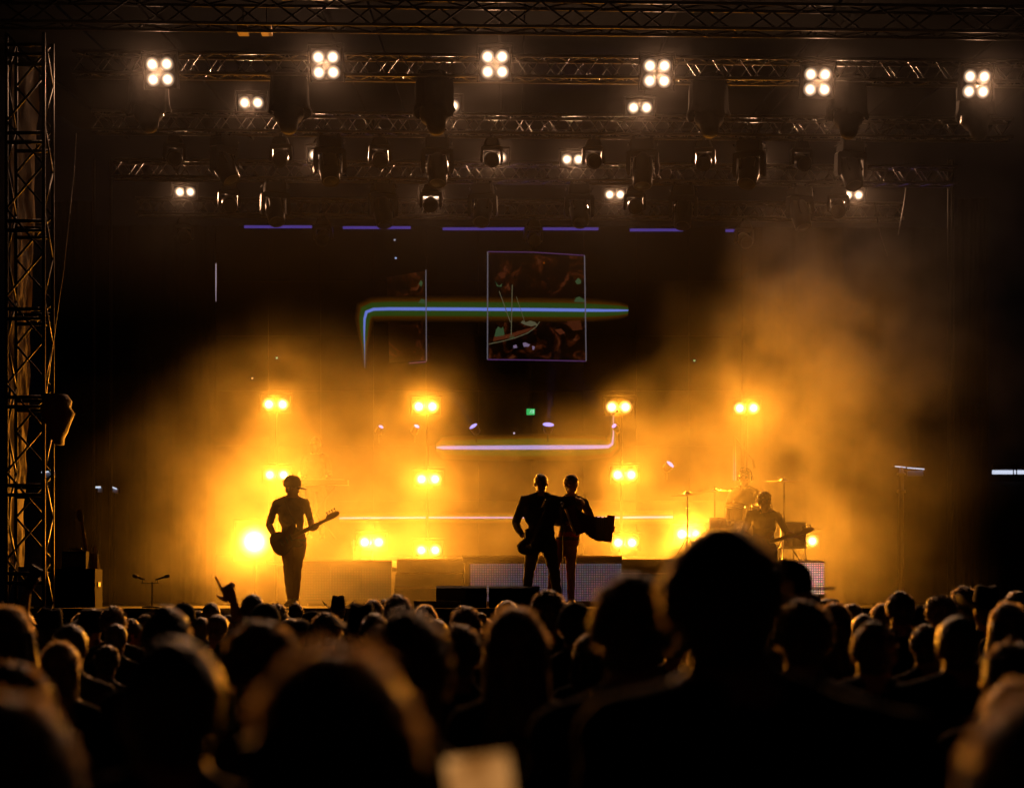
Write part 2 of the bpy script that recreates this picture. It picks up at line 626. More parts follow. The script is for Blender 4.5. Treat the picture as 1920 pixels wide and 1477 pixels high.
def make_covered(seed, lean):
    """moving light under a loose black rain cover"""
    rnd = random.Random(seed)
    T = thing('covered_stage_light', (0, 0, 0), '', 'stage light')
    mb = MB()
    n = 36
    ph = [rnd.random() * 6.28 for _ in range(6)]
    prof = [(0.06, 0.20), (0.0, 0.255), (-0.15, 0.275), (-0.30, 0.27), (-0.42, 0.275), (-0.50, 0.30), (-0.52, 0.28)]
    idx = []
    for j, (z, r) in enumerate(prof):
        i0 = len(mb.v)
        for k in range(n):
            a = 2 * PI * k / n
            w = 1 + 0.05 * j / 3 * (math.sin(3 * a + ph[0]) + 0.7 * math.sin(7 * a + ph[1] + j * 0.3) + 0.5 * math.sin(11 * a + ph[2]))
            zz = z + (0.04 * math.sin(2 * a + ph[3]) + 0.025 * math.sin(5 * a + ph[4])) * j / 5
            mb.v.append(Vector((r * w * math.cos(a), r * w * 0.85 * math.sin(a), zz)))
        idx.append(i0)
    for a, b in zip(idx, idx[1:]):
        for k in range(n):
            mb.face(a + (k + 1) % n, a + k, b + k, b + (k + 1) % n)
    mb.build('cover', M_COVER, T, True)
    MB().box((0, 0, 0.0), (0.12, 0.1, 0.14)).build('clamp', M_STEEL, T)
    MB().box((0, 0, -0.12), (0.3, 0.26, 0.16), ch=0.03).build('base', M_BLACK, T)
    MB().plate([(-0.2, -0.2), (0.2, -0.2), (0.21, -0.58), (0.17, -0.62), (0.15, -0.3), (-0.15, -0.3), (-0.17, -0.62), (-0.21, -0.58)], 0.11).build('yoke', M_PLASTIC, T)
    h = MB().lathe([(-0.16, 0.12), (-0.11, 0.18), (0.02, 0.215), (0.11, 0.20), (0.15, 0.145), (0.28, 0.13), (0.34, 0.105), (0.36, 0.05)], axis=(lean, -0.45, -1), n=22).build('head', M_COVER, T, True)
    h.location = (0, -0.02, -0.5)
    return T


for i, (px, yb, lean) in enumerate([(268, 238, 0.15), (535, 243, 0.05), (812, 244, 0.15), (1335, 250, 0.0), (1600, 258, -0.05), (1842, 260, 0.1)]):
    D = 26.85 + YAW * ((px - 960) / F * 27 + 2)
    p = at(px, yb, D)
    o = make_covered(20 + i, lean)
    o.location = (p.x, D + 0.42, RIGZ - 0.12)
    tag(o, 'black light in a rain cover under the front truss, %s from the left' % ordl[i], 'stage light', 'covered lights under the front truss')

# small boxes and cables up in the roof
for i, (px, py) in enumerate([(456, 58), (500, 58)]):
    o = MB().box((0, 0, 0), (0.14, 0.2, 0.09), ch=0.01).build('hoist_box', mat('hoist_yellow', (0.5, 0.33, 0.14), 0.5))
    o.location = at(px, py, 25.6)
    tag(o, 'small tan box hanging under the roof truss, %s one' % ('left' if i == 0 else 'right'), 'box', 'boxes under the roof truss')
    MB().tube([(0, 0, 0.04), (0, 0, 0.35)], 0.01, 6).build('hanger', M_STEEL, o)
# roof girder, nearer than the front truss
zr = at(900, 8, 25.4).z
ME_RB = MB().tube([(0, 0, 0), (0, 0, 1)], 0.014, 6, cap=False).mesh('brace', M_MATTE, True)
ME_RC = MB().tube([(0, 0, 0), (0, 0, 1)], 0.024, 8).mesh('chord', M_STEEL, True)
box_truss((-7.2, rig_y(25.2, -7.2), zr), (8.4, rig_y(25.2, 8.4), zr), 0.33, 0.45, 'big dark roof girder along the top edge of the picture', None, ME_RC, ME_RB, name='roof_girder')
rf = thing('roof', (0, 32, 0), 'black stage roof of slanting sheets above the trusses', 'roof', world=True)
for k in range(8):
    x0 = -9.0 + k * 2.3
    MB().sheet([(x0, 25.0, zr + 0.55 + 0.05 * (k % 2)), (x0 + 2.28, 25.0, zr + 0.55 + 0.05 * (k % 2)), (x0 + 2.28, 40, zr + 1.9), (x0, 40, zr + 1.9)]).build('sheet', M_MATTE, rf)
for k in range(7):
    x = -8.0 + k * 2.6
    MB().tube([(x, 24.9, zr + 0.45), (x, 40, zr + 1.7)], 0.03, 6).build('rafter', M_MATTE, rf)

# ------------------------------------------------------------------ left tower with its canvas
tp = at(82, 1075, 24.2)
ME_TOWERROD = MB().tube([(0, 0, 0), (0, 0, 1)], 0.024, 8).mesh('steel_rod', M_TOWER, True)
tw = box_truss((tp.x, tp.y, 0.0), (tp.x + 0.0, tp.y, 8.85), 0.47, 0.555, 'tall dark lattice tower at the left edge of the stage', None, ME_TOWERROD,
               MB().tube([(0, 0, 0), (0, 0, 1)], 0.015, 6).mesh('brace', M_TOWER, True), up=Vector((1, 0, 0)), name='lattice_tower')
tw['category'] = 'tower'
for k in range(1, 9):
    z = k * 1.11
    for dz in (0, 0.12):
        for yy in (0, 0.47):
            rod('rung', (tp.x, tp.y + yy, z + dz - 0.3), (tp.x - 0.47, tp.y + yy, z + dz - 0.3), ME_TOWERROD, tw, 1.0)
M_CANVAS = mat('tan_canvas', (0.22, 0.16, 0.105), 0.75, bump=0.8, bscale=9, var=0.5, vscale=5, trans=0.3)


def cloth_sheet(p_tl, p_tr, p_bl, p_br, nx, ny, amp, seed, fr=3.0):
    mb = MB()
    tl, tr, bl, br = map(Vector, (p_tl, p_tr, p_bl, p_br))
    nrm = (tr - tl).cross(bl - tl).normalized()
    for j in range(ny + 1):
        for i in range(nx + 1):
            u, v = i / nx, j / ny
            p = (tl * (1 - u) + tr * u) * (1 - v) + (bl * (1 - u) + br * u) * v
            q = Vector((p.x * fr, p.y * fr, p.z * fr * 0.35 + seed))
            p = p + nrm * (amp * (mnoise.noise(q) + 0.5 * mnoise.noise(q * 2.7)))
            mb.v.append(p)
    for j in range(ny):
        for i in range(nx):
            a = j * (nx + 1) + i
            mb.face(a, a + 1, a + nx + 2, a + nx + 1)
    return mb


o = cloth_sheet(at(24, 120, 25.6), at(74, 120, 26.3), at(14, 1062, 25.6), at(42, 1062, 26.1), 14, 90, 0.05, 3, 5).build('canvas_sheet', M_CANVAS, None, True)
tag(o, 'tall tan canvas strip hanging behind the lattice tower', 'canvas')
# cloth covered light on the tower
cv = thing('covered_tower_light', at(100, 790, 23.9), 'light wrapped in a loose brown cloth on the lattice tower', 'stage light', world=True)
mb = MB()
c0 = at(106, 740, 23.9)
rings = []
rnd = random.Random(5)
for j in range(9):
    t = j / 8
    rx = 0.12 + 0.10 * math.sin(PI * min(1, t * 1.2)) - 0.06 * t
    rings.append((c0 + Vector((0.03 * t + rnd.uniform(-.02, .02), 0, -0.62 * t)), rx + rnd.uniform(-.015, .015), 0.16 + rnd.uniform(-.02, .02), 2.4))
mb.loft(rings, 20)
mb.build('cloth', mat('brown_cloth', (0.12, 0.08, 0.05), 0.7, bump=0.9, bscale=10, trans=0.15), cv, True)
MB().tube([at(80, 738, 24.1), at(92, 742, 24.0), at(104, 748, 23.9)], 0.02, 8).build('clamp_arm', M_STEEL, cv)
o = MB().tube([at(143, 250, 25.2), at(138, 330, 25), at(120, 500, 24.6), at(100, 640, 24.3), at(87, 738, 24.1)], 0.006, 5).build('hanging_cable', M_STEEL)
tag(o, 'thin cable slanting down to the cloth wrapped light', 'cable')
for i, pts in enumerate([[(1700, 340), (1697, 370), (1692, 400), (1684, 440)], [(1640, 380), (1650, 440), (1664, 480)]]):
    o = MB().tube([at(a, b, 35.5) for a, b in pts], 0.012, 5).build('hanging_cable', M_STEEL)
    tag(o, ['pale loose cable hanging at the right below the trusses', 'faint cable hanging left of the pale loose cable'][i], 'cable')
# side drapes and poles
for i, (xa, xb, D, lab) in enumerate([(100, 178, 36.2, 'black side drape with folds left of the screen'), (1795, 1854, 36.0, 'black side drape with folds at the right edge'),
                                      (180, 404, 38.6, 'black back drape between the screen and the left side drape'), (1392, 1800, 38.8, 'black back drape right of the screen')]):
    a, b = at(xa, 300, D), at(xb, 300, D)
    o = cloth_sheet((a.x, D, 9.2), (b.x, D, 9.2), (a.x, D, STAGE_Z + 0.02), (b.x, D, STAGE_Z + 0.02), 60, 8, 0.12, 11 * i, 6).build('side_drape', M_DRAPE, None, True)
    tag(o, lab, 'curtain', 'black drapes round the stage')
for i, (px, y0, y1, D) in enumerate([(176, 300, 1100, 35.5), (208, 300, 1100, 36.0), (1779, 300, 1090, 35.0), (1786, 300, 1090, 35.3)]):
    o = MB().tube([at(px, y0, D), (at(px, y0, D).x, D, STAGE_Z)], 0.03, 8).build('drape_pole', M_STEEL)
    tag(o, ['outer steel pole of the left drape', 'inner steel pole of the left drape', 'inner steel pole of the right drape', 'outer steel pole of the right drape'][i], 'pole', 'poles beside the drapes')

# ------------------------------------------------------------------ LED screen and its picture
DS = 38.2
scr = thing('led_screen', at(897, 1040, DS + 0.06), 'huge black LED screen with glowing lines behind the band', 'screen', world=True)
a, b = at(405, 425, DS + 0.1), at(1390, 1042, DS + 0.1)
M_SCREEN = mat('screen_black', (0.004, 0.004, 0.005), 0.8, spec=0.1)
nx, ny = 10, 6
for i in range(nx):
    for j in range(ny):
        w, h = (b.x - a.x) / nx, (a.z - b.z) / ny
        MB().box((a.x + w * (i + .5), DS + 0.1, b.z + h * (j + .5)), (w - 0.006, 0.08, h - 0.006)).build('panel', M_SCREEN, scr)


def emis(name, col, s=1.0):
    return mat(name, (0.004, 0.004, 0.004), 0.6, emit=col, estr=s)


def ribbon_mat(name, core, glow, edge, k0=0.16, k1=0.7):
    m = bpy.data.materials.new(name)
    m.use_nodes = True
    N, L = m.node_tree.nodes, m.node_tree.links
    p = N['Principled BSDF']
    p.inputs['Base Color'].default_value = (0.004, 0.004, 0.004, 1)
    uv = N.new('ShaderNodeUVMap')
    sx = N.new('ShaderNodeSeparateXYZ')
    L.new(uv.outputs[0], sx.inputs[0])
    ab = N.new('ShaderNodeMath')
    ab.operation = 'MULTIPLY_ADD'
    ab.inputs[1].default_value = 2
    ab.inputs[2].default_value = -1
    L.new(sx.outputs[1], ab.inputs[0])
    a2 = N.new('ShaderNodeMath')
    a2.operation = 'ABSOLUTE'
    L.new(ab.outputs[0], a2.inputs[0])
    nz = N.new('ShaderNodeTexNoise')
    nz.inputs['Scale'].default_value = 60
    ad = N.new('ShaderNodeMath')
    ad.operation = 'MULTIPLY_ADD'
    ad.inputs[1].default_value = 0.02
    L.new(nz.outputs[0], ad.inputs[0])
    L.new(a2.outputs[0], ad.inputs[2])
    cr = N.new('ShaderNodeValToRGB')
    e = cr.color_ramp.elements
    e[0].position = 0.0
    e[0].color = (*core, 1)
    e[1].position = 1.0
    e[1].color = (0, 0, 0, 1)
    for pos, c in ((k0 + 0.05, core), (k0 + 0.11, glow), (k1, [g * 0.8 for g in glow]), (k1 + 0.1, edge), (0.98, (0, 0, 0))):
        q = e.new(pos)
        q.color = (*c, 1)
    L.new(ad.outputs[0], cr.inputs[0])
    L.new(cr.outputs[0], p.inputs['Emission Color'])
    p.inputs['Emission Strength'].default_value = 1.0
    m.cycles.emission_sampling = 'NONE'
    return m


def ribbon(name, path, m, D, parent, lab=None):
    """glowing line drawn on the screen: path of (px, py, half width px)"""
    mb = MB()
    n = len(path)
    uvs = []
    VR = (0.0, 0.2, 0.38, 0.45, 0.5, 0.55, 0.62, 0.8, 1.0)
    for i, (x, y, w) in enumerate(path):
        p0 = path[max(0, i - 1)]
        p1 = path[min(n - 1, i + 1)]
        d0 = Vector((x - p0[0], y - p0[1])) if i > 0 else None
        d1 = Vector((p1[0] - x, p1[1] - y)) if i < n - 1 else None
        if d0 is None:
            d = d1.normalized()
            s = 1
        elif d1 is None:
            d = d0.normalized()
            s = 1
        else:
            d = (d0.normalized() + d1.normalized()).normalized()
            s = 1 / max(0.5, d.dot(d1.normalized()))
        nn = Vector((-d.y, d.x)) * w * s
        for v in VR:
            o = 1 - 2 * v
            mb.v.append(at(x + nn.x * o, y + nn.y * o, D))
            uvs.append((i / (n - 1), v))
    k = len(VR)
    for i in range(n - 1):
        for j in range(k - 1):
            mb.face(k * i + j, k * i + j + 1, k * (i + 1) + j + 1, k * (i + 1) + j)
    me = mb.mesh(name, m, off=wloc(parent))
    ul = me.uv_layers.new(name='UVMap')
    for lp in me.loops:
        ul.data[lp.index].uv = uvs[lp.vertex_index]
    o = link(name, me, parent)
    if lab:
        o['label'] = lab
    return o


M_RB1 = ribbon_mat('screen_blue_line', (0.12, 0.17, 0.55), (0.018, 0.045, 0.005), (0.04, 0.012, 0.0), 0.045, 0.5)
M_RB2 = ribbon_mat('screen_pale_line', (0.40, 0.32, 0.62), (0.10, 0.08, 0.006), (0.08, 0.025, 0.0), 0.08, 0.6)
M_RB3 = ribbon_mat('screen_thin_line', (0.35, 0.28, 0.40), (0.10, 0.07, 0.01), (0.05, 0.01, 0.0), 0.3, 0.6)
ribbon('glowing_line', [(684, 690, 1), (683.5, 650, 6), (683, 622, 13), (683.5, 598, 19), (687, 585, 22), (700, 580, 24), (730, 579, 25), (860, 579.5, 25), (1000, 580.5, 25), (1090, 581.5, 24), (1130, 582, 21), (1160, 582, 17), (1178, 582, 11)],
       M_RB1, DS + 0.05, scr, 'blue line with a green glow bending down at its left end')
ribbon('glowing_line', [(818, 839, 8), (830, 839, 21), (900, 839, 24), (1000, 838.5, 26), (1100, 838, 25), (1140, 837, 20), (1148, 832, 14), (1150, 815, 8), (1150, 790, 4), (1150, 770, 1)],
       M_RB2, DS + 0.05, scr, 'pale line with a yellow glow bending up at its right end')
ribbon('glowing_line', [(636, 971, 9), (800, 970, 10), (1000, 970, 10), (1150, 970, 12), (1262, 969, 13)], M_RB2, DS + 0.05, scr, 'long pale line behind the musicians')
ribbon('glowing_line', [(405, 494, 2), (405, 530, 2), (405, 565, 1)], M_RB3, DS + 0.05, scr)
ribbon('glowing_line', [(1377, 818, 1), (1377, 850, 4), (1377, 900, 6)], M_RB3, DS + 0.05, scr)
M_PUR = emis('screen_purple', (0.10, 0.06, 0.40), 0.5)
for x0, x1 in [(458, 585), (643, 770), (830, 1122), (1181, 1281), (1360, 1387)]:
    y = 425 + (x0 - 458) * 0.0085
    p0, p1 = at(x0, y, DS), at(x1, y + (x1 - x0) * 0.0085, DS)
    MB().box((p0 + p1) / 2 + Vector((0, -0.01, -0.0)), ((p1 - p0).x, 0.03, 0.05)).build('purple_strip', M_PUR, scr)
M_FR = emis('screen_frame_line', (0.085, 0.075, 0.09))
M_FRP = emis('screen_frame_purple', (0.055, 0.02, 0.075))


def line_px(pts, w, m, name, D=DS + 0.045, closed=False):
    mb = MB()
    ps = pts + ([pts[0]] if closed else [])
    for (x0, y0), (x1, y1) in zip(ps, ps[1:]):
        d = Vector((x1 - x0, y1 - y0)).normalized()
        nn = Vector((-d.y, d.x)) * w / 2
        i0 = len(mb.v)
        for x, y, s in ((x0, y0, 1), (x1, y1, 1), (x1, y1, -1), (x0, y0, -1)):
            mb.v.append(at(x + nn.x * s, y + nn.y * s, D))
        mb.face(i0, i0 + 3, i0 + 2, i0 + 1)
    return mb.build(name, m, scr)


line_px([(914, 674), (914.5, 472)], 2.2, M_FR, 'picture_frame')
line_px([(915, 472), (1000, 473), (1096, 479)], 1.8, M_FRP, 'picture_frame')
line_px([(1096, 479), (1099, 677)], 2.2, M_FR, 'picture_frame')
line_px([(1099, 677), (1000, 675), (914, 674)], 2.2, M_FRP, 'picture_frame')
line_px([(798.5, 506), (799.5, 677)], 2.0, M_FR, 'picture_frame')
line_px([(799, 678), (767, 681)], 2.0, M_FRP, 'picture_frame')
M_GR = emis('picture_green', (0.025, 0.05, 0.02))
M_RD = emis('picture_red', (0.055, 0.012, 0.004))
M_PK = emis('picture_pink', (0.14, 0.10, 0.17))
M_BM = emis('picture_mast', (0.07, 0.065, 0.035))


def poly_px(pts, m, name, D=DS + 0.047):
    mb = MB()
    i0 = 0
    mb.v = [at(x, y, D) for x, y in pts]
    mb.face(*reversed(range(len(pts))))
    return mb.build(name, m, scr)


M_PICT = bpy.data.materials.new('screen_picture')
M_PICT.use_nodes = True
_N, _L = M_PICT.node_tree.nodes, M_PICT.node_tree.links
_N['Principled BSDF'].inputs['Base Color'].default_value = (0.004, 0.004, 0.004, 1)
_tc = _N.new('ShaderNodeTexCoord')
_nz = _N.new('ShaderNodeTexNoise')
_nz.inputs['Scale'].default_value = 2.6
_nz.inputs['Detail'].default_value = 9
_nz.inputs['Roughness'].default_value = 0.7
_nz.inputs['Distortion'].default_value = 1.2
_cr = _N.new('ShaderNodeValToRGB')
_e = _cr.color_ramp.elements
_e[0].position = 0.50
_e[0].color = (0.0, 0.0, 0.0, 1)
_e[1].position = 0.74
_e[1].color = (0.10, 0.06, 0.035, 1)
for _p, _c in ((0.56, (0.012, 0.002, 0.0)), (0.62, (0.045, 0.009, 0.003)), (0.68, (0.05, 0.02, 0.006))):
    _q = _e.new(_p)
    _q.color = (*_c, 1)
_L.new(_tc.outputs['Object'], _nz.inputs['Vector'])
_L.new(_nz.outputs[0], _cr.inputs[0])
_L.new(_cr.outputs[0], _N['Principled BSDF'].inputs['Emission Color'])
_N['Principled BSDF'].inputs['Emission Strength'].default_value = 1.0
M_PICT.cycles.emission_sampling = 'NONE'
poly_px([(916, 474), (1096, 481), (1098, 675), (916, 672)], M_PICT, 'picture', DS + 0.053)
poly_px([(725, 520), (797, 508), (798, 675), (730, 680)], M_PICT, 'picture', DS + 0.053)
line_px([(916, 645), (936, 641), (964, 634), (990, 624), (1005, 613), (1012, 603)], 1.6, M_BM, 'boat_outline')
poly_px([(924, 640), (958, 633), (990, 622), (1003, 613), (985, 617), (955, 626), (926, 632)], M_RD, 'boat_hull')
poly_px([(927, 631), (930, 618), (934, 612), (940, 616), (943, 612), (945, 620), (946, 630), (936, 631)], M_GR, 'boat_cabin')
poly_px([(955, 634), (955, 629), (964, 627), (964, 633)], M_GR, 'boat_cabin')
poly_px([(976, 605), (980, 601), (986, 604), (994, 601), (1004, 604), (1008, 609), (996, 612), (984, 609)], M_BM, 'boat_deck')
line_px([(960.5, 534), (958.5, 628)], 1.6, M_BM, 'boat_mast')
line_px([(936, 546), (957, 604)], 1.4, M_BM, 'boat_mast')
line_px([(968, 556), (984, 604)], 1.0, M_BM, 'boat_mast')
poly_px([(1076, 566), (1080, 558), (1086, 556), (1096, 562), (1096, 567)], M_GR, 'picture_patch')
poly_px([(1078, 528), (1084, 521), (1090, 526), (1089, 532), (1082, 533)], M_GR, 'picture_patch')
poly_px([(785, 532), (789, 525), (793, 530), (790, 538)], M_GR, 'picture_patch')
poly_px([(784, 568), (790, 560), (797, 562), (797, 570)], M_GR, 'picture_patch')
poly_px([(928, 526), (932, 533), (936, 536), (942, 531), (940, 538), (932, 537)], M_GR, 'picture_patch')
poly_px([(980, 643), (985, 642), (994, 646), (991, 650), (982, 650)], M_PK, 'picture_patch')
poly_px([(962, 648), (968, 646), (970, 652), (963, 653)], M_PK, 'picture_patch')
poly_px([(998, 648), (1003, 650), (1001, 656), (998, 655)], M_PK, 'picture_patch')
poly_px([(1040, 618), (1052, 616), (1060, 624), (1050, 628)], M_RD, 'picture_patch')
poly_px([(1062, 602), (1088, 600), (1092, 618), (1074, 620)], mat('picture_dim', (0.004,) * 3, 0.6, emit=(0.04, 0.009, 0.003), estr=1), 'picture_patch')
for i, (x, y, m) in enumerate([(519, 671, (0.1, 0.5, 0.6)), (473, 709, (0.4, 0.35, 0.4)), (1302, 676, (0.1, 0.45, 0.5)), (742, 484, (0.3, 0.4, 0.7)), (964, 812, (0.6, 0.5, 0.8)), (740, 450, (.3, .3, .4)), (1020, 493, (.15, .03, 0))]):
    p = at(x, y, DS + 0.04)
    MB().box(p, (0.035, 0.01, 0.03)).build('lit_pixel', emis('pixel%d' % i, m), scr)
# exit sign
es = thing('exit_sign', at(995, 772, DS - 0.05), 'small green lit exit sign below the picture on the screen', 'sign')
MB().box((0, 0, 0), (0.165, 0.04, 0.12), ch=0.005).build('box', emis('exit_green', (0.03, 0.42, 0.10)), es)
mb = MB().ell((0.012, -0.024, 0.034), (0.009, 0.002, 0.009), 8, 5).tube([(0.01, -0.024, 0.024), (-0.002, -0.024, -0.006)], 0.007, 6).tube([(-0.002, -0.024, -0.006), (0.016, -0.024, -0.022), (0.010, -0.024, -0.042)], 0.005, 6)
mb.tube([(-0.002, -0.024, -0.006), (-0.014, -0.024, -0.02), (-0.03, -0.024, -0.028)], 0.005, 6).tube([(0.008, -0.024, 0.018), (0.024, -0.024, 0.004)], 0.004, 6).tube([(0.008, -0.024, 0.018), (-0.012, -0.024, 0.008)], 0.004, 6)
mb.build('running_figure', emis('exit_white', (0.35, 0.8, 0.5)), es)
MB().plate([(0.036, -0.035), (0.066, -0.035), (0.066, 0.04), (0.036, 0.04)], 0.004, (0, -0.024, 0)).build('door_symbol', emis('exit_white', (0.35, 0.8, 0.5)), es)
# purple glows on the screen, built as added spotlights
def purple_spot(px, py, D, dx, dz, s, lab):
    o = thing('added_spotlight', at(px, py, D), lab, 'spotlight', 'added purple spotlights before the screen')
    d = Vector((dx, -0.55, dz)).normalized()
    MB().lathe([(-0.16, 0.05), (-0.14, 0.075), (0.0, 0.11 * s), (0.02, 0.11 * s), (0.012, 0.10 * s)], axis=d, n=18).build('barrel', M_PLASTIC, o, True)
    MB().lathe([(0.013, 0.10 * s), (0.03, 0.06 * s), (0.034, 0.001)], axis=d, n=18, cap=False).build('lens', emis('lit_purple', (0.40, 0.34, 1.0), 1.3), o, True)
    MB().tube([-d * 0.1, -d * 0.1 + Vector((0, 0.05, -0.22))], 0.014, 6).build('bracket', M_STEEL, o)
    l = spot_data('purple', 300 * s, (0.28, 0.18, 1.0), 16, 0.03)
    l.spot_blend = 0.5
    lo = link('lamp_light', l, o)
    lo.location = d * 0.05
    lo.rotation_mode = 'QUATERNION'
    lo.rotation_quaternion = Vector((0, 0, -1)).rotation_difference(d)


purple_spot(888, 800, 37.4, -0.6, 0.9, 0.85, 'added purple spotlight beaming up to the left, left of the exit sign')
purple_spot(1028, 797, 37.4, 0.08, 1.1, 1.1, 'added purple spotlight beaming straight up, right of the exit sign')
purple_spot(1256, 871, 36.9, 0.7, 0.8, 0.85, 'added purple spotlight beaming up to the right, beside the drums')
purple_spot(714, 801, 37.2, 0.4, 0.7, 0.5, 'tiny added purple spotlight in the smoke at the left')
purple_spot(781, 800, 37.3, 0.4, 0.7, 0.55, 'tiny added purple spotlight below the upper lamp left of centre')
purple_spot(1152, 799, 37.2, -0.4, 0.4, 0.5, 'tiny added purple spotlight below the upper lamp right of centre')

# ------------------------------------------------------------------ risers, steps, LED fronts, lamp stands
RZ = 2.36
M_RISER = mat('riser_black', (0.025, 0.022, 0.02), 0.5, bump=0.2, bscale=30)
M_EDGE = mat('worn_metal_edge', (0.45, 0.40, 0.35), 0.35, metal=0.8)


def led_mat(name, colA, colB, strength, pitch):
    m = bpy.data.materials.new(name)
    m.use_nodes = True
    N, L = m.node_tree.nodes, m.node_tree.links
    p = N['Principled BSDF']
    p.inputs['Base Color'].default_value = (0.01, 0.01, 0.01, 1)
    p.inputs['Roughness'].default_value = 0.5
    tc = N.new('ShaderNodeTexCoord')
    nz = N.new('ShaderNodeTexNoise')
    nz.inputs['Scale'].default_value = 2.2
    nz.inputs['Detail'].default_value = 3
    L.new(tc.outputs['Object'], nz.inputs['Vector'])
    wn = N.new('ShaderNodeTexWhiteNoise')
    sn = N.new('ShaderNodeVectorMath')
    sn.operation = 'SNAP'
    sn.inputs[1].default_value = (pitch, 10, pitch)
    L.new(tc.outputs['Object'], sn.inputs[0])
    L.new(sn.outputs[0], wn.inputs['Vector'])
    mx = N.new('ShaderNodeMix')
    mx.data_type = 'RGBA'
    mx.inputs[6].default_value = (*colA, 1)
    mx.inputs[7].default_value = (*colB, 1)
    mr = N.new('ShaderNodeMapRange')
    mr.inputs[1].default_value = 0.35
    mr.inputs[2].default_value = 0.65
    L.new(nz.outputs[0], mr.inputs[0])
    L.new(mr.outputs[0], mx.inputs[0])
    m2 = N.new('ShaderNodeMix')
    m2.data_type = 'RGBA'
    m2.blend_type = 'MULTIPLY'
    m2.inputs[0].default_value = 0.45
    L.new(mx.outputs[2], m2.inputs[6])
    L.new(wn.outputs['Color'], m2.inputs[7])
    L.new(m2.outputs[2], p.inputs['Emission Color'])
    # bars of the LED mesh: dark gaps between the rows and columns
    sx = N.new('ShaderNodeSeparateXYZ')
    L.new(tc.outputs['Object'], sx.inputs[0])
    prod = None
    for ax in (0, 2):
        a = N.new('ShaderNodeMath')
        a.operation = 'PINGPONG'
        a.inputs[1].default_value = pitch / 2
        L.new(sx.outputs[ax], a.inputs[0])
        g = N.new('ShaderNodeMath')
        g.operation = 'GREATER_THAN'
        g.inputs[1].default_value = pitch * 0.15
        L.new(a.outputs[0], g.inputs[0])
        if prod is None:
            prod = g.outputs[0]
        else:
            mm = N.new('ShaderNodeMath')
            mm.operation = 'MULTIPLY'
            L.new(prod, mm.inputs[0])
            L.new(g.outputs[0], mm.inputs[1])
            prod = mm.outputs[0]
    ms = N.new('ShaderNodeMath')
    ms.operation = 'MULTIPLY'
    ms.inputs[1].default_value = strength
    L.new(prod, ms.inputs[0])
    L.new(ms.outputs[0], p.inputs['Emission Strength'])
    m.cycles.emission_sampling = 'NONE'
    return m


def riser(px0, px1, ytop, D, depth, lab):
    a, b = at(px0, ytop, D), at(px1, ytop, D)
    w = b.x - a.x
    o = thing('riser', ((a.x + b.x) / 2, D, STAGE_Z), lab, 'riser', 'black platforms on the stage')
    h = a.z - STAGE_Z
    MB().box((0, depth / 2, h - 0.05), (w, depth, 0.10)).build('platform', M_RISER, o)
    MB().box((0, -0.004, h - 0.008), (w, 0.012, 0.02)).build('edge_trim', M_EDGE, o)
    for s in (-1, 1):
        for yy in (0.1, depth - 0.1):
            MB().box((s * (w / 2 - 0.06), yy, (h - 0.1) / 2), (0.06, 0.06, h - 0.1)).build('leg', M_STEEL, o)
    MB().box((0, 0.2, (h - 0.12) / 2), (w - 0.05, 0.02, h - 0.12)).build('skirt', M_DRAPE, o)
    return o, h, w


def led_front(px0, px1, y0, y1, D, m, lab):
    a, b = at(px0, y0, D), at(px1, y1, D)
    o = thing('riser_screen', ((a.x + b.x) / 2, D, b.z), lab, 'LED panel', 'LED mesh panels on the riser fronts')
    w, h = b.x - a.x, a.z - b.z
    n = max(1, round(w / 0.55))
    for k in range(n):
        MB().box((-w / 2 + w / n * (k + .5), 0, h / 2), (w / n - 0.004, 0.03, h)).build('module', m, o)
    MB().box((0, 0.02, -0.03), (w, 0.05, 0.05)).build('bottom_rail', M_STEEL, o)
    # feet down to the deck
    for s in (-1, 1):
        MB().box((s * (w / 2 - 0.1), 0.04, -(b.z - STAGE_Z) / 2 - 0.02), (0.05, 0.05, max(0.02, b.z - STAGE_Z - 0.045))).build('foot', M_STEEL, o)


M_LED1 = led_mat('led_mesh_blue', (0.045, 0.05, 0.07), (0.10, 0.05, 0.06), 1.7, 0.036)
M_LED2 = led_mat('led_mesh_amber', (0.05, 0.03, 0.008), (0.08, 0.045, 0.01), 1.0, 0.042)
M_LED3 = led_mat('led_mesh_pink', (0.75, 0.42, 0.26), (0.8, 0.35, 0.32), 1.6, 0.036)
riser(868, 1166, 1042, 29.3, 7.0, 'long platform behind the two men')
riser(560, 735, 1050, 30.3, 6.0, 'left platform behind the guitarist')
riser(1286, 1545, 1050, 29.8, 6.2, 'drum platform behind the big head')
led_front(882, 1165, 1056, 1127, 29.2, M_LED1, 'bluish LED mesh below the platform behind the two men')
led_front(562, 734, 1062, 1124, 30.2, M_LED2, 'amber see-through LED mesh beside the guitarist')
led_front(1488, 1545, 1055, 1114, 29.6, M_LED3, 'bright pink LED mesh right of the big head')
def steps(px0, px1, D, ys, lab):
    a = at(px0, ys[0], D)
    b = at(px1, ys[0], D)
    o = thing('steps', ((a.x + b.x) / 2, D, STAGE_Z), lab, 'steps', 'black steps up to the platforms')
    w = b.x - a.x
    for k, y in enumerate(ys):
        z = at(px0, y, D).z - STAGE_Z
        MB().box((0, 0.3 * (len(ys) - k) - 0.15 + 0.3, z / 2), (w, 0.3, z)).build('step', M_RISER, o)
        MB().box((0, 0.3 * (len(ys) - k) - 0.0 - 0.004, z - 0.006), (w, 0.02, 0.02)).build('edge_trim', M_EDGE, o)


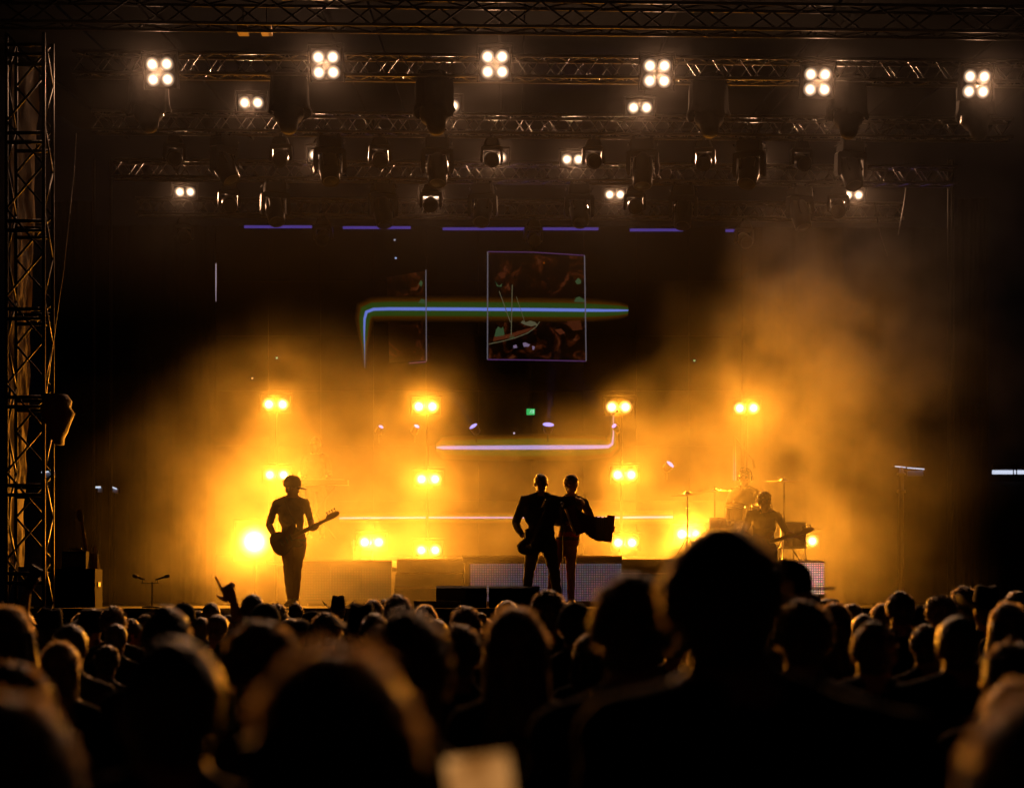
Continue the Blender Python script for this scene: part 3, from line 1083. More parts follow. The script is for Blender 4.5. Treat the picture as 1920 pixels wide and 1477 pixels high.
steps(737, 866, 29.4, [1046, 1073, 1101], 'black steps left of the platform behind the two men')
steps(1168, 1284, 29.4, [1046, 1073, 1101], 'black steps right of the platform behind the two men')
for i, (px, ytop, zb, lab) in enumerate([(518, 758, STAGE_Z, 'lamp stand behind the left guitarist'), (801, 762, STAGE_Z, 'lamp stand left of centre'), (1165, 763, STAGE_Z, 'lamp stand right of centre'), (1400, 765, STAGE_Z, 'lamp stand behind the drummer')]):
    p = at(px, ytop, 35.35)
    o = thing('lamp_stand', (p.x, p.y, zb), 'thin black ' + lab, 'lamp stand', 'poles that carry the amber blinders')
    MB().tube([(0, 0, 0), (0, 0, p.z - zb + 0.1)], 0.024, 8).build('pole', M_BLACK, o)
    MB().box((0, 0, 0.02), (0.6, 0.6, 0.03), ch=0.03).build('base_plate', M_BLACK, o)
    for yy in (762, 893, 1020):
        z = at(px, yy, 35.2).z - zb
        MB().box((0, -0.08, z), (0.12, 0.14, 0.05)).build('bracket', M_STEEL, o)
# floor lamps: short stands under the single low lamps
for i, (px, py, D, zb) in enumerate([(477, 1015, 33.0, STAGE_Z), (697, 1016, 33.5, at(600, 1050, 30.3).z), (1292, 1003, 33.0, at(1300, 1050, 29.8).z), (1510, 1014, 34.6, at(1300, 1050, 29.8).z)]):
    p = at(px, py, D)
    o = thing('floor_stand', (p.x, D + 0.16, zb), 'short black floor stand under the amber blinder ' + ['behind the guitar', 'between guitarist and two men', 'behind the big head', 'right of the drums'][i], 'lamp stand', 'floor stands of the low amber blinders')
    MB().tube([(0, 0, 0.02), (0, 0, p.z - zb + 0.05)], 0.025, 8).build('post', M_BLACK, o)
    MB().box((0, 0, 0.012), (0.4, 0.3, 0.024), ch=0.03).build('base_plate', M_BLACK, o)

# ------------------------------------------------------------------ monitors, cabinets, microphones
def wedge(px0, px1, ytop, D, lab):
    a, b = at(px0, ytop, D), at(px1, ytop, D)
    w, h = b.x - a.x, a.z - STAGE_Z
    o = thing('monitor_wedge', ((a.x + b.x) / 2, D, STAGE_Z), lab, 'speaker', 'stage monitors before the two men')
    pr = [(0, 0), (0.5, 0), (0.5, h * 0.45), (0.34, h), (0.06, h), (-0.02, h * 0.9), (-0.06, h * 0.4)]
    MB().plate([(-x, z) for x, z in pr], w, X=(0, -1, 0), Y=(0, 0, 1)).build('cabinet', M_BLACK, o)
    MB().plate([(0, 0), (w * 0.9, 0), (w * 0.9, h * 0.52), (0, h * 0.52)], 0.012, (-w * 0.45, 0.505, h * 0.47), (1, 0, 0), Vector((0, -0.16, h * 0.55)).normalized()).build('grille', M_STEEL, o)
    for s in (-1, 1):
        MB().box((s * (w / 2 + 0.004), 0.2, h * 0.6), (0.012, 0.14, 0.05)).build('handle', M_PLASTIC, o)


wedge(818, 912, 1098, 25.7, 'dark stage monitor at the left of the two men')
wedge(917, 1012, 1098, 25.7, 'dark stage monitor at the feet of the man in the suit')
o = thing('flat_speaker', at(819, 1126, 25.2), 'low flat black speaker before the left stage monitor', 'speaker')
o.location.z = STAGE_Z
h = at(819, 1126, 25.2).z - STAGE_Z
MB().box((0, 0.2, h / 2), (0.61, 0.4, h), ch=0.02).build('cabinet', M_BLACK, o)
MB().box((0, -0.004, h / 2), (0.56, 0.012, h * 0.8)).build('grille', M_STEEL, o)
o = thing('speaker_cabinet', (at(132, 1066, 26).x, 26, STAGE_Z), 'big black speaker cabinet on the stage beside the tower', 'speaker')
h = at(132, 1066, 26).z - STAGE_Z
MB().box((0, 0.25, h / 2), (0.66, 0.5, h), ch=0.02).build('cabinet', M_MATTE, o)
MB().box((0, -0.006, h / 2), (0.6, 0.014, h * 0.88)).build('grille', M_DRAPE, o)
for s in (-1, 1):
    MB().box((s * 0.334, 0.25, h * 0.6), (0.014, 0.14, 0.06)).build('handle', M_STEEL, o)
o = thing('amplifier', (at(140, 1066, 26.2).x, 26.25, STAGE_Z + h), 'small amplifier on top of the big speaker cabinet', 'amplifier')
MB().box((0, 0, 0.12), (0.33, 0.22, 0.24), ch=0.012).build('case', M_MATTE, o)
MB().box((0, -0.113, 0.12), (0.29, 0.008, 0.17)).build('front_panel', M_STEEL, o)
MB().tube([(-0.1, 0, 0.24), (-0.08, 0, 0.27), (0.08, 0, 0.27), (0.1, 0, 0.24)], 0.01, 6).build('handle', M_PLASTIC, o)
o = thing('pole_stand', (at(83, 1100, 25.4).x, 25.4, STAGE_Z), 'thin upright pole between the tower and the speaker cabinet', 'pole')
MB().tube([(0, 0, 0), (0, 0, 0.92)], 0.012, 8).build('pole', M_STEEL, o)
MB().lathe([(0, 0.14), (0.015, 0.14), (0.03, 0.03)], n=16).build('foot', M_BLACK, o, True)

mp = at(285, 1093, 25.5)
o = thing('microphone_stand', (mp.x, mp.y, STAGE_Z), 'microphone stand with two microphones on a crossbar at the left', 'microphone stand')
hz = mp.z - STAGE_Z
MB().tube([(0, 0, 0), (0, 0, hz + 0.02)], 0.009, 8).build('pole', M_BLACK, o)
MB().lathe([(0, 0.13), (0.015, 0.13), (0.03, 0.03)], n=18).build('base', M_BLACK, o, True)
MB().tube([(-0.14, 0, hz), (0.1, 0, hz)], 0.006, 6).build('crossbar', M_BLACK, o)
for s, a in ((-1, (-0.12, 0.0, 0.045)), (1, (0.17, 0.0, 0.055))):
    bx = -0.125 if s < 0 else 0.075
    k = MB().tube([(bx, 0, hz), (bx, 0, hz + 0.05)], 0.008, 6).tube([(bx - s * 0.03, 0, hz + 0.045), (bx + a[0] * 0.5, 0, hz + 0.06 + a[2] * 0.4)], [0.01, 0.015], 8).build('microphone', M_BLACK, o, True)
    q = Vector((bx + a[0] * 0.5, 0, hz + 0.06 + a[2] * 0.4))
    d = Vector(a).normalized()
    MB().lathe([(0, 0.014), (0.02, 0.024), (0.05, 0.026), (0.075, 0.018), (0.082, 0.004)], q, d, 12).build('microphone_grille', M_STEEL, k, True)

# far lights beside the stage
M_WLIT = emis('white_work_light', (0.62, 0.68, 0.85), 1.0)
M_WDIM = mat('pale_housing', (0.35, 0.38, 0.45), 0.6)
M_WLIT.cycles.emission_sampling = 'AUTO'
for i, (px, py, w, hh, D, rot, lab) in enumerate([(90, 884, 0.24, 0.022, 35.9, -0.12, 'white work light beside the tower, the largest of three'), (184, 913, 0.10, 0.035, 37.6, -0.05, 'white work light in the dark left of the smoke'),
                                             (213, 914, 0.13, 0.025, 37.6, 0.4, 'tilted white work light nearest the smoke')]):
    o = thing('work_light', at(px, py, D), lab, 'lamp', 'white lights far behind the left side')
    MB().box((0, 0, 0), (w, 0.04, hh), Euler((0, rot, 0))).build('tube', M_WLIT, o)
    MB().box((0.03, 0.05, -0.06), (w * 0.8, 0.06, 0.09), Euler((0, rot * 0.5, 0))).build('housing', M_WDIM, o)
    MB().tube([(0, 0.08, -0.1), (0, 0.08, -at(px, py, D).z)], 0.03, 6).build('pole', M_BLACK, o)
o = thing('scaffold_post', (at(1690, 880, 36).x, 36, STAGE_Z), 'pale scaffold post with a lit crossbar right of the smoke', 'post')
z0 = at(1690, 875, 36).z - STAGE_Z
MB().lathe([(0, 0.05), (z0 - 0.5, 0.05), (z0 - 0.48, 0.085), (z0 - 0.44, 0.085), (z0 - 0.42, 0.05), (z0 - 0.16, 0.05), (z0 - 0.15, 0.085), (z0 - 0.12, 0.085), (z0 - 0.10, 0.045), (z0 - 0.01, 0.03)], n=12).build('post', mat('grey_post', (0.3, 0.3, 0.32), 0.5, metal=0.3), o, True)
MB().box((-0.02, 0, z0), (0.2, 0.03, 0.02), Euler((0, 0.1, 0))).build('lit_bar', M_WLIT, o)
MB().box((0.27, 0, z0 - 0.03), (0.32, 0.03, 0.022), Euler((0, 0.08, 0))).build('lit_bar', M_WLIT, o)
MB().box((0.27, 0.05, z0 - 0.12), (0.3, 0.04, 0.10)).build('board', M_WDIM, o)
o = thing('lit_container', at(1895, 885, 42), 'white lit strip under a dark awning at the right edge', 'container')
MB().box((0.1, 0, 0), (1.0, 0.05, 0.085)).build('lit_strip', M_WLIT, o)
MB().box((0.1, -0.02, 0.11), (1.0, 0.05, 0.11)).build('awning', M_WDIM, o)
MB().box((0.1, 0.4, -at(1895, 885, 42).z / 2 - 0.1), (1.6, 0.6, at(1895, 885, 42).z - 0.2)).build('wall', M_BLACK, o)
for x in (0.05, 0.12):
    MB().tube([(x - 0.02, -0.06, 0.25), (x, -0.06, -0.12)], 0.012, 5).build('cable', M_BLACK, o)
MB().box((-0.13, -0.05, -0.32), (0.22, 0.03, 0.02), Euler((0, 0.6, 0))).build('lit_rail', M_WDIM, o)

# ------------------------------------------------------------------ people
def remesh(mb, mats, voxel, smooth=4, name='person'):
    """fuse the shapes of one body into a single continuous skin; materials follow the nearest source shape"""
    src = mb.mesh(name + '_src', [mats[0]])
    ob = bpy.data.objects.new('tmp_body', src)
    COL.objects.link(ob)
    r = ob.modifiers.new('r', 'REMESH')
    r.mode = 'VOXEL'
    r.voxel_size = voxel
    r.adaptivity = 0.0
    if smooth:
        s = ob.modifiers.new('s', 'SMOOTH')
        s.factor = 0.5
        s.iterations = smooth
    dg = bpy.context.evaluated_depsgraph_get()
    me = bpy.data.meshes.new_from_object(ob.evaluated_get(dg))
    me.name = name
    bpy.data.objects.remove(ob)
    bpy.data.meshes.remove(src)
    me.materials.clear()
    for m in mats:
        me.materials.append(m)
    kd = kdtree.KDTree(len(mb.f))
    for i, f in enumerate(mb.f):
        c = Vector((0, 0, 0))
        for k in f:
            c += mb.v[k]
        kd.insert(c / len(f), i)
    kd.balance()
    ids = [mb.m[kd.find(p.center)[1]] for p in me.polygons]
    # folds in the cloth
    cloth = set()
    for p, i in zip(me.polygons, ids):
        if i in (1, 2):
            cloth.update(p.vertices)
    nrm = [0.0] * (3 * len(me.vertices))
    me.vertices.foreach_get('normal', nrm)
    cos = [0.0] * (3 * len(me.vertices))
    me.vertices.foreach_get('co', cos)
    for i in cloth:
        c = Vector(cos[3 * i:3 * i + 3])
        k = (0.010 * mnoise.noise(Vector((c.x * 7, c.y * 7, c.z * 11))) + 0.005 * mnoise.noise(c * 24))
        for a in range(3):
            cos[3 * i + a] += nrm[3 * i + a] * k
    me.vertices.foreach_set('co', cos)
    me.polygons.foreach_set('material_index', ids)
    me.polygons.foreach_set('use_smooth', [True] * len(me.polygons))
    me.update()
    return me


SKIN, TOP, LEGS, SHOE = 0, 1, 2, 3


def rot_about(p, c, R):
    return R @ (Vector(p) - Vector(c)) + Vector(c)


def head_shapes(mb, c, R, detail=True, k=1.0):
    """head of half-height 0.115 centred at c, face towards -Y before rotation R"""
    mb.cm = SKIN

    def T(x, y, z):
        return R @ Vector((x * k, y * k, z * k)) + c
    e = R.to_euler()
    i0 = len(mb.v)
    mb.ell(T(0, 0.012, 0.018), [k * q_ for q_ in (0.077, 0.096, 0.098)], 18, 12, e)
    mb.ell(T(0, -0.022, -0.052), [k * q_ for q_ in (0.056, 0.066, 0.066)], 16, 10, e)
    mb.ell(T(0, -0.066, -0.098), [k * q_ for q_ in (0.022, 0.02, 0.018)], 10, 7, e)
    for s in (-1, 1):
        mb.ell(T(s * 0.081, 0.014, -0.008), [k * q_ for q_ in (0.010, 0.019, 0.032)], 10, 7, e)
        if detail:
            mb.ell(T(s * 0.031, -0.066, 0.012), [k * q_ for q_ in (0.016, 0.016, 0.012)], 8, 6, e)
            mb.ell(T(s * 0.032, -0.070, 0.034), [k * q_ for q_ in (0.028, 0.016, 0.010)], 8, 6, e)
            mb.ell(T(s * 0.045, -0.055, -0.022), [k * q_ for q_ in (0.022, 0.022, 0.016)], 8, 6, e)
    if detail:
        mb.tube([T(0, -0.084, 0.022), T(0, -0.103, -0.02), T(0, -0.088, -0.03)], [0.009, 0.014, 0.010], 8)
        mb.ell(T(0, -0.084, -0.056), [k * q_ for q_ in (0.024, 0.012, 0.007)], 8, 6, e)
        mb.ell(T(0, -0.081, -0.068), [k * q_ for q_ in (0.020, 0.012, 0.008)], 8, 6, e)
    return i0


def hand_shapes(mb, w, d, nrm, curl=0.9, point=False, size=1.0, thumb=1):
    """hand leaving wrist w along d, palm facing nrm; curl bends the fingers (radians per joint)"""
    mb.cm = SKIN
    d = Vector(d).normalized()
    nrm = (Vector(nrm) - d * d.dot(Vector(nrm))).normalized()
    sd = d.cross(nrm) * thumb
    w = Vector(w)
    k = size
    mb.tube([w, w + d * 0.03 * k, w + d * 0.06 * k, w + d * 0.092 * k], [0.026 * k, 0.036 * k, 0.042 * k, 0.038 * k], 12, sx=0.42, up=sd)
    for i, (o, ln) in enumerate(((0.030, 0.072), (0.010, 0.080), (-0.010, 0.074), (-0.029, 0.058))):
        p = w + d * (0.085 * k) + sd * (o * k)
        dirv = d.copy()
        c = curl
        if point and i == 0:
            c = 0.04
        elif point:
            c = 1.35
        pts = [p]
        for j, f in enumerate((0.45, 0.32, 0.23)):
            dirv = (dirv * math.cos(c) + nrm * math.sin(c)).normalized() if j == 0 else dirv
            q = dirv.cross(sd)
            if q.dot(nrm) < 0:
                q = -q
            if j:
                perp = (nrm * dirv.dot(d) - d * dirv.dot(nrm))
                perp = perp.normalized() if perp.length > 1e-5 else nrm
                dirv = (dirv * math.cos(c) + perp * math.sin(c)).normalized()
            pts.append(pts[-1] + dirv * (ln * k * f * (1.1 if (point and i == 0) else 1)))
        mb.tube(pts, [0.0105 * k, 0.0095 * k, 0.0085 * k, 0.007 * k], 8)
    t0 = w + d * 0.025 * k + sd * 0.03 * k
    td = (d * 0.55 + sd * 0.8 + nrm * 0.25).normalized()
    t1 = t0 + td * 0.04 * k
    t2 = t1 + (td + d * 0.5).normalized() * 0.032 * k
    mb.tube([t0, t1, t2], [0.014 * k, 0.0115 * k, 0.008 * k], 8)


def body(P, mats, voxel=0.008, name='person', jacket=False, fine=True, female=False, hands=True):
    """P: joints in metres, standing on z = 0 and facing -Y"""
    mb = MB()
    hip, chest, neck = Vector(P['hip']), Vector(P['chest']), Vector(P['neck'])
    hw = P.get('hipw', 0.165)
    sw = P.get('shw', 0.165)
    dp = P.get('depth', 0.105)
    # torso
    mb.cm = TOP
    waist = hip.lerp(chest, 0.45)
    k = 1.12 if jacket else 1.0
    top = chest.lerp(neck, 0.45)
    r = [(hip + Vector((0, 0, -0.10)), hw * 0.95, dp * 1.0, 2.3), (hip, hw, dp * 1.08, 2.4), (waist, hw * (0.80 if female else 0.88), dp * 0.92, 2.3), (chest + Vector((0, 0, -0.06)), sw * 0.98 * k, dp * 1.12, 2.4),
         (chest + Vector((0, 0, 0.06)), sw * 1.02 * k, dp * 1.05, 2.5), (top, sw * 0.86 * k, dp * 0.82, 2.4), (chest.lerp(neck, 0.72), sw * 0.52, dp * 0.70, 2.2), (neck, 0.064, 0.066, 2)]
    if jacket:
        r = [(hip + Vector((0, 0, -0.19)), hw * 1.03, dp * 1.12, 2.4), (hip + Vector((0, 0, -0.06)), hw * 1.02, dp * 1.15, 2.4)] + r[2:]
    mb.loft(r, 24)
    if not jacket:
        mb.cm = LEGS
        mb.loft([(hip + Vector((0, 0, -0.13)), hw * 0.93, dp * 0.98, 2.3), (hip + Vector((0, 0, -0.04)), hw * 1.0, dp * 1.08, 2.3), (hip + Vector((0, 0, 0.06)), hw * 0.93, dp * 1.0, 2.3)], 20)
    # neck and head
    hc = Vector(P['head'])
    R = Euler(P.get('head_rot', (0, 0, 0))).to_matrix()
    mb.cm = SKIN
    nb = chest.lerp(neck, 0.7)
    mb.tube([neck + Vector((0, 0, -0.03)), neck, hc + R @ Vector((0, 0.02, -0.05))], [0.074, 0.067, 0.063], 14)
    head_shapes(mb, hc, R, fine, P.get('hk', 1.0))
    # arms
    for s in ('L', 'R'):
        sh, el, wr = Vector(P['sh' + s]), Vector(P['el' + s]), Vector(P['wr' + s])
        mb.cm = TOP
        q = 1.22 if jacket else 1.0
        mb.ell(sh + Vector((0, 0, -0.015)), (0.062 * q, 0.064 * q, 0.066 * q), 14, 9)
        sg = 1 if sh.x > neck.x else -1
        mb.tube([neck + Vector((sg * 0.01, 0.012, -0.005)), neck.lerp(sh, 0.4) + Vector((0, 0.006, -0.012)), sh + Vector((0, 0, -0.008))], [0.058, 0.058 * q, 0.056 * q], 14)
        sleeve = P.get('sleeve', 1.0)
        mb.tube([chest.lerp(neck, 0.35).lerp(sh, 0.45), sh, sh.lerp(el, 0.45), el], [0.07 * q, 0.062 * q, 0.053 * q, 0.045 * q], 14)
        mb.ell(el, (0.046 * q,) * 3, 12, 8)
        if sleeve < 1:
            mb.cm = SKIN
        mb.tube([el, el.lerp(wr, 0.3), el.lerp(wr, 0.8), wr], [0.045 * q, 0.046 * q, 0.034 * q, 0.029 * q], 14)
        if hands:
            d = Vector(P.get('hd' + s, wr - el))
            nr = Vector(P.get('hn' + s, (0, -1, 0)))
            hand_shapes(mb, wr, d, nr, P.get('curl' + s, 0.7), P.get('point' + s, False), P.get('hsize' + s, 1.0), P.get('thumb' + s, 1))
    # legs
    for s in ('L', 'R'):
        kn, an = Vector(P['kn' + s]), Vector(P['an' + s])
        hj = Vector(P.get('hj' + s, hip + Vector((0.088 if s == 'R' else -0.088, 0, -0.06))))
        mb.cm = LEGS
        w = P.get('legw', 1.0)
        mb.tube([hj + Vector((0, 0, 0.05)), hj.lerp(kn, 0.2), hj.lerp(kn, 0.6), kn], [0.092 * w, 0.096 * w, 0.078 * w, 0.062 * w], 16)
        mb.ell(kn, (0.062 * w,) * 3, 12, 8)
        bk = (kn.lerp(an, 0.28) + Vector((0, 0.012, 0)))
        mb.tube([kn, bk, kn.lerp(an, 0.7), an], [0.061 * w, 0.062 * w, 0.050 * w, 0.046 * w], 14)
        ft = Vector(P.get('ft' + s, (an.x * 1.0 + (0.03 if s == 'R' else -0.03), an.y - 0.17, 0.035)))
        mb.cm = SHOE
        mb.tube([Vector((an.x, an.y + 0.05, 0.045)), Vector((an.x, an.y, 0.05)), an.lerp(ft, 0.55).lerp(Vector((0, 0, 0)), 0) * 1.0, ft], [0.036, 0.047, 0.045, 0.034], 12)
        mb.tube([an + Vector((0, 0, 0.05)), Vector((an.x, an.y + 0.01, 0.05))], [0.044, 0.044], 12)
    # keep the soles flat on the ground
    for i, v in enumerate(mb.v):
        if v.z < 0.006:
            mb.v[i] = Vector((v.x, v.y, 0.006))
    return remesh(mb, mats, voxel, 4 if fine else 3, name)


STAND = dict(hip=(0, 0, 0.95), chest=(0, 0.005, 1.28), neck=(0, 0.015, 1.485), head=(0, -0.01, 1.625),
             shL=(-0.185, 0.01, 1.405), shR=(0.185, 0.01, 1.405), elL=(-0.225, 0.02, 1.12), elR=(0.225, 0.02, 1.12), wrL=(-0.215, -0.06, 0.87), wrR=(0.215, -0.06, 0.87),
             knL=(-0.10, -0.01, 0.5), knR=(0.10, -0.01, 0.5), anL=(-0.10, 0.02, 0.09), anR=(0.10, 0.02, 0.09), hnL=(1, 0, 0), hnR=(-1, 0, 0), curlL=0.4, curlR=0.4)

M_SKIN = mat('skin', (0.42, 0.24, 0.16), 0.5, bump=0.1, bscale=120, var=0.12, vscale=12)
M_SUIT = mat('black_suit', (0.012, 0.012, 0.013), 0.75, bump=0.2, bscale=150)
M_RED_T = mat('dark_red_trousers', (0.24, 0.03, 0.018), 0.75, bump=0.25, bscale=80)
M_GREY_SH = mat('grey_shirt', (0.10, 0.09, 0.085), 0.8, bump=0.25, bscale=80)
M_DARK_SH = mat('dark_shirt', (0.03, 0.028, 0.028), 0.8, bump=0.25, bscale=80)
M_SHOE = mat('pale_shoe', (0.35, 0.32, 0.28), 0.5)
M_SHOE_D = mat('black_shoe', (0.015, 0.015, 0.015), 0.3)
HAIRS = [mat('hair_dark', (0.03, 0.018, 0.011), 0.45, trans=0.85, tcol=(0.8, 0.64, 0.46)), mat('hair_brown', (0.06, 0.035, 0.018), 0.45, trans=0.85, tcol=(0.95, 0.8, 0.6)),
         mat('hair_fair', (0.16, 0.11, 0.06), 0.42, trans=0.85, tcol=(0.95, 0.82, 0.62)), mat('hair_grey', (0.15, 0.14, 0.13), 0.45, trans=0.85, tcol=(0.95, 0.88, 0.8))]
CAPS = {h.name: mat(h.name + '_mass', tuple(h.node_tree.nodes['Principled BSDF'].inputs['Base Color'].default_value)[:3], 0.34, spec=0.9, bump=0.5, bscale=130) for h in HAIRS}


# ---- hair: a cap over the skull plus loose strands that catch the light from behind
def strands(mb, c, r, n, ln, rnd, zmin=-0.4, out=0.55, down=0.5, wid=0.0022, back=0.0):
    mb.cm = 1
    for _ in range(n):
        z = rnd.uniform(zmin, 1)
        a = rnd.uniform(0, 2 * PI)
        q = math.sqrt(max(0, 1 - z * z))
        nn = Vector((q * math.cos(a), q * math.sin(a), z))
        if nn.y < -0.45 and z < 0.45:
            continue
        nv = mnoise.noise(nn * 2.3 + Vector((len(mb.f) * 0.0, n * 0.01, ln * 100)))
        if nv < -0.2 + rnd.uniform(-0.15, 0.15):
            continue
        p = Vector((c[0] + nn.x * r[0], c[1] + nn.y * r[1], c[2] + nn.z * r[2])) - nn * 0.004
        tang = Vector((nn.x, nn.y + back, -abs(q) * 1.2)) - nn * (Vector((nn.x, nn.y + back, -abs(q) * 1.2)).dot(nn))
        d = (nn * out + tang * down + Vector((rnd.gauss(0, .28), rnd.gauss(0, .28), rnd.gauss(0, .28)))).normalized()
        l = ln * rnd.uniform(0.5, 1.25) * (0.6 + 1.2 * max(0, nv))
        s = d.cross(Vector((rnd.gauss(0, 1), rnd.gauss(0, 1), rnd.gauss(0, 1)))).normalized() * wid
        i0 = len(mb.v)
        m1 = p + d * l * 0.55
        m2 = p + d * l + Vector((0, 0, -0.25 * l))
        mb.v += [p - s, p + s, m1 + s * 0.8, m1 - s * 0.8, m2]
        mb.face(i0, i0 + 1, i0 + 2, i0 + 3)
        mb.face(i0 + 3, i0 + 2, i0 + 4)


def clumps(mb, c, r, n, ln, rad, rnd, zmin=-0.35, out=0.3):
    """locks of hair that lie over the cap and break its outline"""
    for _ in range(n):
        z = rnd.uniform(zmin, 1)
        a = rnd.uniform(0, 2 * PI)
        q = math.sqrt(max(0, 1 - z * z))
        nn = Vector((q * math.cos(a), q * math.sin(a), z))
        if nn.y < -0.5 and z < 0.4:
            continue
        p = Vector((c[0] + nn.x * r[0], c[1] + nn.y * r[1], c[2] + nn.z * r[2])) - nn * 0.006
        t = Vector((nn.x + rnd.gauss(0, 0.5), nn.y + 0.4 + rnd.gauss(0, 0.5), -0.9 * q + rnd.gauss(0, 0.4)))
        t = (t - nn * t.dot(nn)).normalized()
        l = ln * rnd.uniform(0.6, 1.3)
        o = out * rnd.uniform(0.3, 1.3)
        mb.tube([p, p + (t + nn * o).normalized() * l * 0.5, p + (t + nn * o * 0.5).normalized() * l], [rad, rad * 0.8, rad * 0.12], 5, sx=0.6)


def bumpy_ell(mb, c, r, amp, sc, seed, n=28, m=18, cut=None):
    i0 = len(mb.v)
    mb.ell((0, 0, 0), (1, 1, 1), n, m)
    for i in range(i0, len(mb.v)):
        v = mb.v[i]
        k = 1 + amp * (mnoise.noise(v * sc + Vector((seed, seed * 1.7, 0))) + 0.5 * mnoise.noise(v * sc * 2.6 + Vector((seed * 2.1, 0, seed))))
        p = Vector((v.x * r[0] * k, v.y * r[1] * k, v.z * r[2] * k)) + Vector(c)
        if cut is not None and p.z < cut:
            p.z = cut + (p.z - cut) * 0.15
        mb.v[i] = p


def hair_mesh(style, seed, m):
    """hair in head coordinates (origin = centre of the head, face towards -Y)"""
    rnd = random.Random(seed)
    mb = MB()
    if style in ('short', 'messy', 'crop'):
        ex = {'short': 0.007, 'messy': 0.012, 'crop': 0.003}[style]
        c, r = (0, 0.020, 0.026), (0.080 + ex, 0.094 + ex, 0.094 + ex)
        bumpy_ell(mb, c, r, {'short': 0.10, 'messy': 0.14, 'crop': 0.06}[style], 2.6, seed, 40, 26, cut=-0.045)
        bumpy_ell(mb, (0, 0.048, -0.045), (0.060 + ex * 0.5, 0.050 + ex * 0.5, 0.058), 0.04, 4, seed + 3, 20, 12)
        if style != 'crop':
            clumps(mb, c, r, 150 if style == 'short' else 170, 0.036 if style == 'short' else 0.05, 0.007, rnd, -0.4, 0.2 if style == 'short' else 0.5)
        strands(mb, c, r, {'short': 5200, 'messy': 5200, 'crop': 3600}[style], {'short': 0.012, 'messy': 0.020, 'crop': 0.006}[style], rnd, -0.55, 0.6 if style != 'messy' else 0.75, 0.6, 0.0019)
    elif style == 'bald':
        c, r = (0, 0.014, 0.020), (0.0785, 0.0975, 0.0995)
        strands(mb, c, r, 500, 0.008, rnd, -0.35, 0.6, 0.4, 0.0012)
    elif style == 'curly':
        c, r = (0, 0.022, 0.030), (0.102, 0.112, 0.108)
        bumpy_ell(mb, c, r, 0.16, 7.0, seed, 40, 26, cut=-0.06)
        for _ in range(420):
            z = rnd.uniform(-0.5, 1)
            a = rnd.uniform(0, 2 * PI)
            q = math.sqrt(1 - z * z)
            nn = Vector((q * math.cos(a), q * math.sin(a), z))
            if nn.y < -0.5 and z < 0.3:
                continue
            p = Vector((c[0] + nn.x * r[0], c[1] + nn.y * r[1], c[2] + nn.z * r[2]))
            u, w = basis(nn)
            ph = rnd.uniform(0, 6)
            pts = [p + (u * math.cos(ph + t * 1.5) + w * math.sin(ph + t * 1.5)) * 0.009 + nn * (t * 0.006 - 0.006) for t in range(5)]
            mb.tube(pts, [0.0022] * 5, 3, cap=False)
    elif style in ('long', 'bob', 'tail', 'bun'):
        c, r = (0, 0.020, 0.024), (0.092, 0.106, 0.106)
        bumpy_ell(mb, c, r, 0.04, 2.5, seed, cut=-0.05 if style in ('tail', 'bun') else -0.10)
        if style in ('long', 'bob'):
            L = -0.40 if style == 'long' else -0.20
            prof = [(0.03, 0.093, 0.075), (-0.04, 0.097, 0.078), (-0.11, 0.098 if style == 'long' else 0.110, 0.072), (L * 0.62, 0.108 if style == 'long' else 0.112, 0.062), (L, 0.115 if style == 'long' else 0.088, 0.045), (L - 0.03, 0.06, 0.02)]
            rr = []
            for z, rx, ry in prof:
                rr.append((Vector((0.0, 0.045 + 0.03 * min(1, -z / 0.3 if z < 0 else 0), z)), rx, ry, 2.3))
            i0 = len(mb.v)
            mb.loft(rr, 40)
            for i in range(i0, len(mb.v)):
                v = mb.v[i]
                a = math.atan2(v.y - 0.05, v.x)
                mb.v[i] = v + Vector((math.cos(a), math.sin(a), 0)) * (0.008 * math.sin(a * 9 + v.z * 14 + seed) + 0.006 * mnoise.noise(v * 25))
            mb.cm = 1
            for _ in range(1100):
                a = rnd.uniform(-0.35, PI + 0.35)
                z = rnd.uniform(L + 0.02, 0.02)
                t = z / L if z < 0 else 0
                rx = 0.097 + 0.014 * t
                p = Vector((rx * math.cos(a), 0.05 + 0.03 * t + 0.072 * math.sin(a), z))
                d = Vector((math.cos(a) * 0.10 + rnd.gauss(0, .06), math.sin(a) * 0.10 + rnd.gauss(0, .06), -1)).normalized()
                s = Vector((-math.sin(a), math.cos(a), 0)) * 0.002
                i0 = len(mb.v)
                l = rnd.uniform(0.03, 0.07)
                mb.v += [p - s, p + s, p + d * l]
                mb.face(i0, i0 + 1, i0 + 2)
        elif style == 'tail':
            mb.tube([(0, 0.085, 0.04), (0, 0.155, 0.03), (0, 0.165, -0.05), (0, 0.15, -0.16), (0, 0.145, -0.22)], [0.02, 0.028, 0.032, 0.026, 0.006], 12)
        mb.cm = 0
        if style == 'bun':
            bumpy_ell(mb, (0, 0.07, 0.135), (0.045, 0.045, 0.042), 0.15, 3, seed + 9, 20, 12)
        strands(mb, c, r, 3200, 0.028, rnd, -0.3, 0.3, 0.9, 0.0017)
    return mb.mesh('hair', [CAPS[m.name], m], True)


